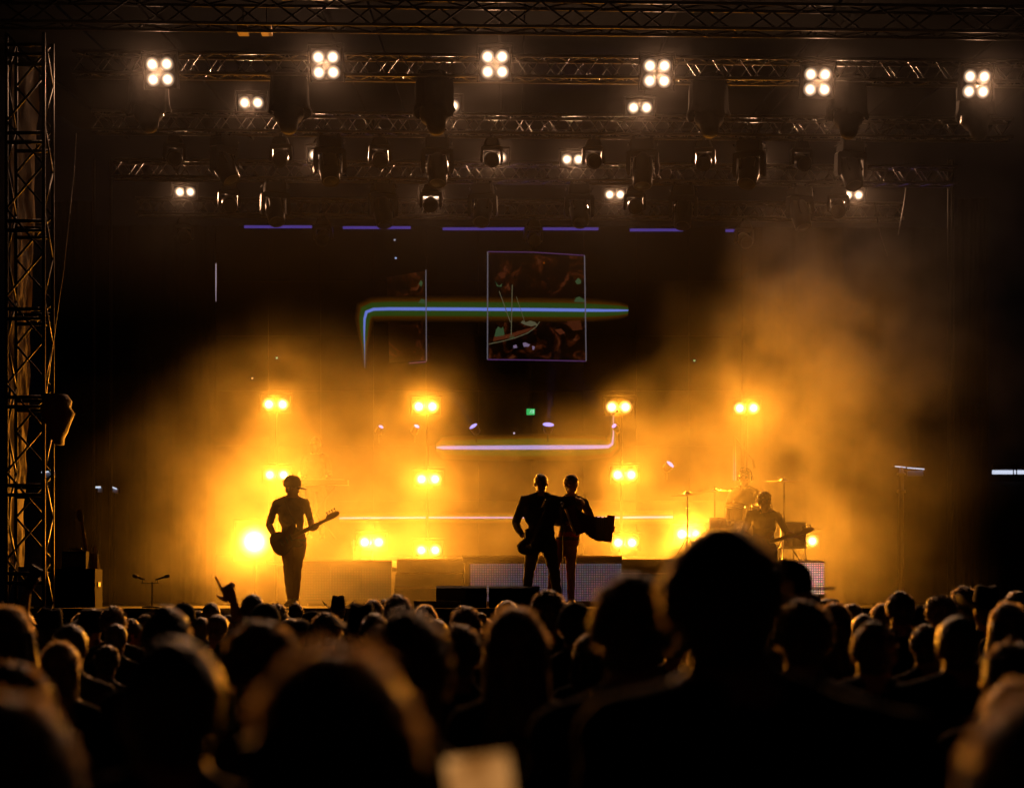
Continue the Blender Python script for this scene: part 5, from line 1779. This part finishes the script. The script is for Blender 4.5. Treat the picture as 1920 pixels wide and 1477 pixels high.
# (centre px, top px, head width px, body, hair style, tone, hat, clothing, yaw, label)
CROWD = [
    (1352, 990, 202, 'g', 'short', 0, None, 0, 0.05, 'broad man in black, the tallest blurred head, right of centre'),
    (1190, 1087, 140, 'm', 'messy', 1, None, 1, 0.1, 'blurred person with glowing tousled hair left of the tallest head'),
    (765, 1150, 178, 'm', 'short', 0, None, 0, 0.0, 'large dark blurred head behind the very near one, left of centre'),
    (962, 1141, 112, 'f', 'long', 1, None, 0, -0.05, 'long haired woman at the bottom centre'),
    (490, 1168, 138, 'm', 'messy', 1, None, 3, 0.0, 'blurred head with a wide glowing rim under the pointing hand'),
    (325, 1196, 196, 'b', 'crop', 0, None, 1, 0.1, 'large dark blurred head at the lower left'),
    (312, 1136, 96, 'm', 'short', 0, None, 0, 0.2, 'dark rounded head above the large blurred one at the left'),
    (112, 1203, 80, 'f', 'long', 2, None, 0, 0.1, 'long haired woman with a glowing edge at the lower left'),
    (8, 1135, 88, 'f', 'bob', 1, None, 0, 0.3, 'person with a bright hair edge cut by the left border'),
    (22, 1310, 260, 'f', 'long', 0, None, 0, 0.3, 'very near blurred person in the bottom left corner'),
    (137, 1167, 66, 'm', 'crop', 3, None, 4, -0.2, 'close cropped head with a bright right edge at the left'),
    (45, 1147, 46, 'f', 'tail', 1, None, 0, -0.3, 'small head with an earring near the left border'),
    (95, 1137, 50, 'm', 'short', 0, 'cowboy', 0, 0.1, 'person in a black wide hat at the left'),
    (176, 1135, 46, 'm', 'short', 0, 'bucket', 2, 0.0, 'person in a dark hat and red top at the left'),
    (214, 1138, 48, 'm', 'messy', 1, None, 0, 0.0, 'round dark head just below the speaker cabinet'),
    (222, 1166, 46, 'm', 'crop', 3, None, 0, 0.0, 'low head in front of the round one below the speaker cabinet'),
    (197, 1208, 58, 'm', 'short', 1, None, 4, 0.0, 'head with a bright arc right of the long haired woman at the lower left'),
    (250, 1160, 44, 'm', 'short', 0, None, 0, -1.2, 'person looking to the right in profile at the left'),
    (343, 1128, 42, 'm', 'short', 0, 'cap', 4, 0.1, 'person in a dark cap left of the pointing hand'),
    (376, 1157, 42, 'm', 'short', 3, None, 4, 0.0, 'pale grey head below the small dark heads left of the pointing hand'),
    (394, 1129, 37, 'm', 'crop', 0, None, 0, 0.0, 'small dark round head just left of the pointing arm'),
    (370, 1144, 36, 'm', 'short', 1, None, 0, 0.2, 'small head with an orange rim beside the dark round one'),
    (406, 1149, 42, 'm', 'crop', 3, None, 1, 0.0, 'grey haired head under the pointing arm'),
    (428, 1163, 42, 'f', 'bun', 2, None, 0, 0.2, 'fair person with a hair bun at the foot of the pointing arm'),
    (500, 1128, 54, 'm', 'short', 0, 'beanie', 0, 0.0, 'dark head in a knitted hat in front of the pointing person'),
    (463, 1134, 44, 'm', 'crop', 0, None, 0, 0.0, 'dark head just below the pointing person'),
    (518, 1133, 42, 'm', 'messy', 3, None, 4, 0.0, 'tousled grey head beside the feet of the guitarist'),
    (552, 1154, 56, 'm', 'short', 0, 'flat', 0, -0.3, 'dark flat cap below the feet of the guitarist'),
    (583, 1143, 36, 'm', 'short', 0, 'cap', 0, -0.9, 'small capped head turned right beside the cowboy hat'),
    (611, 1150, 54, 'm', 'messy', 1, None, 2, 0.1, 'short haired head with a glowing edge below the cowboy hat'),
    (633, 1114, 29, 'm', 'short', 0, 'cowboy', 0, 0.15, 'small cowboy hat standing out against the amber smoke'),
    (676, 1127, 58, 'm', 'short', 0, 'cowboy', 0, -0.2, 'larger dark cowboy hat right of the small one'),
    (700, 1124, 40, 'f', 'tail', 1, None, 0, 0.0, 'small head with a ponytail behind the larger cowboy hat'),
    (745, 1117, 50, 'm', 'messy', 1, None, 0, 0.1, 'head with tufted hair above the large dark blurred head'),
    (722, 1124, 38, 'm', 'short', 0, None, 4, 0.0, 'small head left of the tufted hair'),
    (797, 1133, 40, 'f', 'bob', 1, None, 0, 0.0, 'head with a thin double rim before the flat speaker'),
    (817, 1158, 46, 'm', 'crop', 1, None, 4, 0.0, 'low head with a bright arc below the flat speaker'),
    (875, 1140, 56, 'm', 'messy', 1, None, 0, 0.0, 'head with spiky glowing hair before the stage monitors'),
    (907, 1159, 48, 'f', 'bun', 1, None, 0, 0.0, 'low head with a hair bun between the spiky hair and the long haired woman'),
    (866, 1178, 82, 'm', 'messy', 1, None, 1, 0.0, 'larger head with an amber arc below the spiky hair'),
    (952, 1125, 44, 'm', 'crop', 3, None, 4, 0.0, 'grey head above the long haired woman'),
    (1025, 1109, 60, 'm', 'messy', 1, None, 0, 0.0, 'round head at the feet of the man in the suit'),
    (1063, 1126, 34, 'm', 'bald', 3, None, 5, 0.0, 'small pale lit head between two dark ones'),
    (1079, 1127, 64, 'm', 'short', 0, 'beanie', 0, 0.0, 'dark head in a knitted hat left of the tousled hair'),
    (1068, 1186, 50, 'm', 'crop', 0, None, 0, 0.0, 'dim head below the knitted hat at the centre'),
    (1107, 1188, 68, 'f', 'bob', 1, None, 0, 0.0, 'head with an orange left edge under the tousled hair'),
    (1272, 1168, 60, 'm', 'short', 1, None, 0, -0.3, 'head wedged between the tousled hair and the tallest head'),
    (1309, 1212, 52, 'f', 'tail', 1, None, 0, -0.4, 'low head with a bright cheek beside the tallest head'),
    (1473, 1044, 68, 'm', 'short', 0, 'cap', 0, -1.25, 'man in a baseball cap looking right beside the tallest head'),
    (1511, 1108, 46, 'm', 'crop', 0, None, 0, 0.0, 'dark head just below the bright pink LED mesh'),
    (1548, 1116, 50, 'm', 'short', 0, 'bucket', 0, 0.0, 'flat dark hat under the right corner of the pink LED mesh'),
    (1506, 1130, 98, 'm', 'messy', 1, None, 1, 0.0, 'blurred head with a pale rim right of the tallest head'),
    (1566, 1131, 60, 'f', 'long', 0, None, 0, 0.0, 'dark long haired head right of the pale rim'),
    (1597, 1130, 42, 'm', 'short', 1, None, 0, 0.0, 'small round head against the brown smoke at the right'),
    (1618, 1150, 46, 'm', 'crop', 0, None, 0, 0.0, 'low dark head right of the small round one'),
    (1650, 1130, 44, 'f', 'long', 2, None, 0, 0.3, 'fair long haired person with a lit left side at the right'),
    (1685, 1107, 52, 'm', 'short', 0, None, 0, 0.0, 'tall dark head standing out right of the smoke'),
    (1728, 1133, 44, 'm', 'messy', 1, 'cap', 0, 0.0, 'capped head between the tall dark one and the curly hair'),
    (1763, 1120, 48, 'f', 'curly', 2, None, 0, 0.0, 'curly hair glowing at the right'),
    (1805, 1101, 44, 'm', 'messy', 1, None, 0, 0.0, 'head with a lit edge left of the black cowboy hat at the right'),
    (1847, 1094, 50, 'm', 'short', 0, 'cowboy', 0, 0.0, 'black cowboy hat near the right border'),
    (1912, 1107, 52, 'm', 'short', 1, None, 0, 0.0, 'head cut by the right border above the bob haircut'),
    (1888, 1131, 66, 'f', 'bob', 2, None, 0, 0.1, 'bob haircut with an orange left edge near the right border'),
    (1895, 1206, 110, 'm', 'messy', 0, None, 1, 0.0, 'blurred dark head below the bob haircut'),
    (1990, 1300, 330, 'f', 'long', 0, None, 0, 0.2, 'very near blurred person in the bottom right corner'),
    (1915, 1275, 150, 'f', 'long', 2, None, 0, 0.4, 'near blurred person at the right border with a lit edge'),
    (1640, 1165, 90, 'b', 'short', 0, None, 0, 0.0, 'dark broad person in front of the fair hair at the right'),
    (1790, 1150, 84, 'b', 'crop', 0, None, 0, 0.0, 'dark person below the curly hair at the right'),
    (555, 1130, 30, 'm', 'short', 0, None, 0, 0.0, 'tiny head right of the grey one at the foot of the guitarist'),
    (270, 1150, 40, 'm', 'short', 1, None, 0, 0.0, 'small head between the profile and the dark rounded head'),
    (155, 1150, 38, 'f', 'bob', 1, None, 0, 0.0, 'small head left of the dark hat and red top'),
    (15, 1240, 150, 'm', 'messy', 0, None, 0, 0.2, 'blurred head with a broad amber rim at the left border'),
    (1740, 1170, 66, 'm', 'short', 0, None, 0, 0.0, 'dark low head under the gap beside the curly hair'),
    (1440, 1135, 60, 'm', 'short', 0, None, 0, 0.0, 'dark head hidden beside the man in the baseball cap'),
    (700, 1150, 60, 'm', 'short', 0, None, 0, 0.0, 'dark head under the larger cowboy hat'),
    (585, 1165, 54, 'm', 'short', 0, 'cap', 3, 0.0, 'dim capped head below the other one left of the cowboy hats'),
]
crnd = random.Random(4)
for (px, ty, w, bt, hs, tone, hat, cl, yaw, lab) in CROWD:
    D = F * (0.182 if hs not in ('bald', 'crop') else 0.168) / w
    extra = 0.012
    if hat in ('cowboy', 'cowboy_wide'):
        extra = 0.09
    elif hat:
        extra = 0.03
    top = at(px, ty, D)
    sc = top.z / ((1.742 if bt not in 'bg' else 1.722) + extra)
    o = link('person', BODY[bt])
    o.location = (top.x, D, 0)
    lean = crnd.uniform(-0.035, 0.035)
    o.rotation_euler = (crnd.uniform(-0.02, 0.02), lean, PI + yaw + crnd.uniform(-0.25, 0.25))
    o.location.x += math.sin(lean) * top.z
    if bt == 'g':
        o.rotation_euler = (0, 0, PI)
        o.location.x = top.x + 0.07 * sc
    o.scale = (sc,) * 3
    tag(o, lab, 'person', 'people in the crowd')
    o.material_slots[1].link = 'OBJECT'
    o.material_slots[1].material = CL[cl]
    if hs == 'beanie_no':
        hs = 'short'
    hc_ = {'b': (0, -0.01, 1.605), 'g': (0.07, -0.01, 1.605)}.get(bt, HEADC)
    if hat:
        hs = 'crop'
    hk_ = (1.12, 1.06, 1.0) if w == 202 else (crnd.uniform(0.98, 1.07), crnd.uniform(0.98, 1.05), crnd.uniform(0.96, 1.03))
    add_head_piece(o, get_hair(hs, tone), hc_, (0, 0, crnd.uniform(-0.3, 0.3) if w != 202 else 0.1), 'hair', hk_)
    if hat:
        add_head_piece(o, HATS[hat], hc_, (crnd.uniform(-0.15, 0.05), crnd.uniform(-0.08, 0.08), 0), 'hat', 1.04)
    if not 0.8 < sc < 1.2:
        print('CROWD SCALE', round(sc, 2), round(D, 1), lab)


# people with a raised hand get a body of their own
def raised(px, ty, w, lab, wr_px, el_px, tip_px, hair, point=False, curl=0.8, cl=0, size=1.0, hn=(-0.5, -1, 0.0)):
    D = F * 0.175 / w
    top = at(px, ty, D)
    sc = top.z / 1.755
    loc = Vector((top.x, D, 0))

    def lc(p, dy=0.0):
        q = (at(p[0], p[1], D + dy) - loc) / sc
        return Vector((-q.x, -q.y, q.z))
    wr, el, tip = lc(wr_px), lc(el_px, 0.05), lc(tip_px)
    side = 'L' if wr.x < 0 else 'R'
    P = dict(STAND, sleeve=0.5)
    P.update({'el' + side: tuple(el), 'wr' + side: tuple(wr), 'hd' + side: tuple(tip - wr), 'hn' + side: hn, 'point' + side: point, 'curl' + side: curl, 'hsize' + side: size})
    P['thumb' + side] = 1 if side == 'R' else 1
    me = body(P, CM, 0.0075, 'person', fine=True)
    o = link('person', me)
    o.location = loc
    o.rotation_euler = (0, 0, PI)
    o.scale = (sc,) * 3
    tag(o, lab, 'person', 'people in the crowd')
    o.material_slots[1].link = 'OBJECT'
    o.material_slots[1].material = CL[cl]
    add_head_piece(o, get_hair(*hair), HEADC, (0, 0, 0), 'hair')
    return o, D


raised(474, 1112, 48, 'person pointing one finger up at the stage', (438, 1128), (450, 1178), (421, 1095), ('crop', 0), True, size=1.3)
o, D = raised(20, 1150, 52, 'person at the left border holding up a phone', (50, 1112), (38, 1165), (60, 1090), ('short', 0), False, 0.6)
ph = thing('phone', at(60, 1083, D - 0.03), 'phone held up at the left border, one edge catching the light', 'phone', None, (0.2, 0.5, 0.3))
MB().box((0, 0, 0), (0.075, 0.009, 0.15), ch=0.003).build('case', M_PLASTIC, ph)
MB().box((0, -0.006, 0), (0.068, 0.002, 0.135)).build('screen', M_GLASS, ph)
o, D = raised(630, 1215, 300, 'very near dark head at the bottom, its owner holding up a lit phone', (915, 1690), (980, 1950), (908, 1600), ('long', 0), False, 0.9)
ph = thing('phone', at(908, 1534, 2.3), 'phone with a warm glowing screen at the bottom centre', 'phone', None, (-0.2, -0.12, 0.1))
MB().box((0, 0, 0), (0.084, 0.009, 0.16), ch=0.004).build('case', M_PLASTIC, ph)
M_PSCR = mat('lit_phone_screen', (0.01, 0.01, 0.01), 0.2, emit=(1.0, 0.45, 0.14), estr=0.55)
_N, _L = M_PSCR.node_tree.nodes, M_PSCR.node_tree.links
_t = _N.new('ShaderNodeTexCoord')
_n = _N.new('ShaderNodeTexNoise')
_n.inputs['Scale'].default_value = 22
_r = _N.new('ShaderNodeValToRGB')
_r.color_ramp.elements[0].position = 0.35
_r.color_ramp.elements[0].color = (0.35, 0.12, 0.02, 1)
_r.color_ramp.elements[1].position = 0.65
_r.color_ramp.elements[1].color = (1.0, 0.44, 0.12, 1)
_L.new(_t.outputs['Object'], _n.inputs['Vector'])
_L.new(_n.outputs[0], _r.inputs[0])
_L.new(_r.outputs[0], _N['Principled BSDF'].inputs['Emission Color'])
MB().box((0, -0.0055, 0), (0.077, 0.002, 0.150)).build('screen', M_PSCR, ph)

# ------------------------------------------------------------------ smoke
def smoke_material():
    m = bpy.data.materials.new('stage_smoke')
    m.use_nodes = True
    N, L = m.node_tree.nodes, m.node_tree.links
    N.clear()
    out = N.new('ShaderNodeOutputMaterial')
    pv = N.new('ShaderNodeVolumePrincipled')
    pv.inputs['Color'].default_value = (0.95, 0.93, 0.9, 1)
    pv.inputs['Anisotropy'].default_value = 0.5
    pv.inputs['Density'].default_value = 1.0
    pv.inputs['Density Attribute'].default_value = 'density'
    L.new(pv.outputs[0], out.inputs['Volume'])
    m.cycles.volume_sampling = 'MULTIPLE_IMPORTANCE'
    m.cycles.volume_step_rate = 17.0
    return m


def smoke_cloud(name, lo, hi, voxel, m):
    """the smoke as a density grid: soft billowing clouds, torn by noise"""
    ng = bpy.data.node_groups.new('smoke_density', 'GeometryNodeTree')
    ng.interface.new_socket('Geometry', in_out='OUTPUT', socket_type='NodeSocketGeometry')
    N, L = ng.nodes, ng.links
    out = N.new('NodeGroupOutput')
    pos = N.new('GeometryNodeInputPosition').outputs[0]

    def math_(op, a, b=None, clamp=False):
        n = N.new('ShaderNodeMath')
        n.operation = op
        n.use_clamp = clamp
        for k, v in enumerate((a, b)):
            if v is None:
                continue
            if isinstance(v, (int, float)):
                n.inputs[k].default_value = v
            else:
                L.new(v, n.inputs[k])
        return n.outputs[0]

    def vmath(op, a, b):
        n = N.new('ShaderNodeVectorMath')
        n.operation = op
        for k, v in enumerate((a, b)):
            if isinstance(v, (tuple, Vector)):
                n.inputs[k].default_value = tuple(v)
            else:
                L.new(v, n.inputs[k])
        return n

    def noise(scale, detail, rough, dist, off=(0, 0, 0)):
        nz = N.new('ShaderNodeTexNoise')
        nz.inputs['Scale'].default_value = scale
        nz.inputs['Detail'].default_value = detail
        nz.inputs['Roughness'].default_value = rough
        nz.inputs['Distortion'].default_value = dist
        L.new(vmath('ADD', pos, off).outputs[0], nz.inputs['Vector'])
        return nz
    # warp the positions so that the clouds lose their round outline
    wz = noise(0.35, 3, 0.55, 0.0, (7, 3, 1))
    wp = vmath('ADD', pos, vmath('SCALE', vmath('SUBTRACT', wz.outputs['Color'], (0.5, 0.5, 0.5)).outputs[0], (0, 0, 0)).outputs[0])
    sc = [n for n in N if n.bl_idname == 'ShaderNodeVectorMath' and n.operation == 'SCALE'][0]
    sc.inputs['Scale'].default_value = 3.2
    wp = wp.outputs[0]
    total = None
    for (px, py, D, rx, ry, rz, amp) in SMOKE:
        c = at(px, py, D)
        q = vmath('MULTIPLY', vmath('SUBTRACT', wp, c).outputs[0], (1 / rx, 1 / ry, 1 / rz)).outputs[0]
        w = math_('SUBTRACT', 1.0, vmath('DOT_PRODUCT', q, q).outputs['Value'], True)
        w = math_('MULTIPLY', w, amp)
        total = w if total is None else math_('ADD', total, w)
    e = math_('SUBTRACT', math_('MULTIPLY', noise(1.0, 6, 0.62, 0.6).outputs[0], 4.2), 1.6, True)
    d = math_('MULTIPLY', math_('MULTIPLY', total, e), SMOKE_DENSITY)
    sx = N.new('ShaderNodeSeparateXYZ')
    L.new(pos, sx.inputs[0])
    # thinner layer that hangs between the trusses
    lay = math_('SUBTRACT', 1.0, math_('ABSOLUTE', math_('DIVIDE', math_('SUBTRACT', sx.outputs[2], 8.0), 1.7)), True)
    lay = math_('MULTIPLY', math_('MULTIPLY', lay, math_('ADD', e, 0.35)), TRUSS_HAZE)
    d = math_('ADD', math_('ADD', d, lay), THIN_HAZE)
    # haze puffs added round the lamps to give each a halo
    for lx, ly, lz, rr, amp in HALO_HAZE:
        q = vmath('MULTIPLY', vmath('SUBTRACT', pos, (lx, ly, lz)).outputs[0], (1 / rr, 1 / rr, 1 / rr)).outputs[0]
        w = math_('SUBTRACT', 1.0, vmath('DOT_PRODUCT', q, q).outputs['Value'], True)
        d = math_('ADD', d, math_('MULTIPLY', math_('MULTIPLY', w, w), amp))
    vc = N.new('GeometryNodeVolumeCube')
    L.new(d, vc.inputs['Density'])
    vc.inputs['Min'].default_value = lo
    vc.inputs['Max'].default_value = hi
    for k, ax in enumerate('XYZ'):
        vc.inputs['Resolution ' + ax].default_value = max(8, int((hi[k] - lo[k]) / voxel))
    sm_ = N.new('GeometryNodeSetMaterial')
    sm_.inputs['Material'].default_value = m
    L.new(vc.outputs[0], sm_.inputs[0])
    L.new(sm_.outputs[0], out.inputs[0])
    me = MB().box([(a + b) / 2 for a, b in zip(lo, hi)], [b - a for a, b in zip(lo, hi)]).mesh(name, m)
    o = link(name, me)
    md = o.modifiers.new('smoke', 'NODES')
    md.node_group = ng
    return tag(o, 'orange lit smoke drifting over the back of the stage', None, None, 'stuff')


# centre pixel, distance, radii in metres, amount
SMOKE = [(600, 880, 32.5, 3.3, 4.0, 2.8, 0.8),
         (770, 880, 33.5, 2.6, 3.0, 2.5, 0.8),
         (640, 980, 28.8, 2.8, 3.0, 2.0, 0.9),
         (540, 990, 24.7, 1.5, 1.0, 1.5, 1.9),
         (380, 1000, 31.0, 2.8, 4.0, 2.2, 0.7),
         (960, 1010, 31.8, 3.4, 3.0, 1.8, 0.9),
         (1230, 960, 32.0, 3.0, 3.4, 2.4, 0.9),
         (1440, 1000, 26.2, 1.9, 1.8, 1.5, 1.5),
         (780, 1075, 28.0, 2.8, 1.4, 1.0, 1.4),
         (980, 770, 37.2, 3.2, 1.6, 1.6, 0.4),  # puff added to make the purple beams show
         (1530, 850, 31.0, 3.4, 3.6, 3.6, 1.0),
         (1620, 640, 30.5, 2.9, 3.2, 3.0, 1.8),
         (1560, 1000, 30.5, 2.8, 3.5, 2.6, 0.9)]
HALO_HAZE = [(*tuple(at(px, py, rig_y(27.0, (px - 960) / F * 27) - 0.35)), 0.95, 0.016) for px, py in W4]
HALO_HAZE += [(*tuple(at(px, py, rig_y(ROWS[r], (px - 960) / F * ROWS[r]) - 0.35)), 0.85, 0.016) for px, py, r, lab in W2]
HALO_HAZE += [(*tuple(at(px, py, D - 0.4)), 0.9, 0.014) for px, py, D, k, lab in AM]
SMOKE_DENSITY = 0.051
THIN_HAZE = 0.0004
TRUSS_HAZE = 0.0024
sm = smoke_cloud('stage_smoke', (-9.0, 23.5, STAGE_Z + 0.01), (9.4, 38.05, 10.3), 0.105, smoke_material())
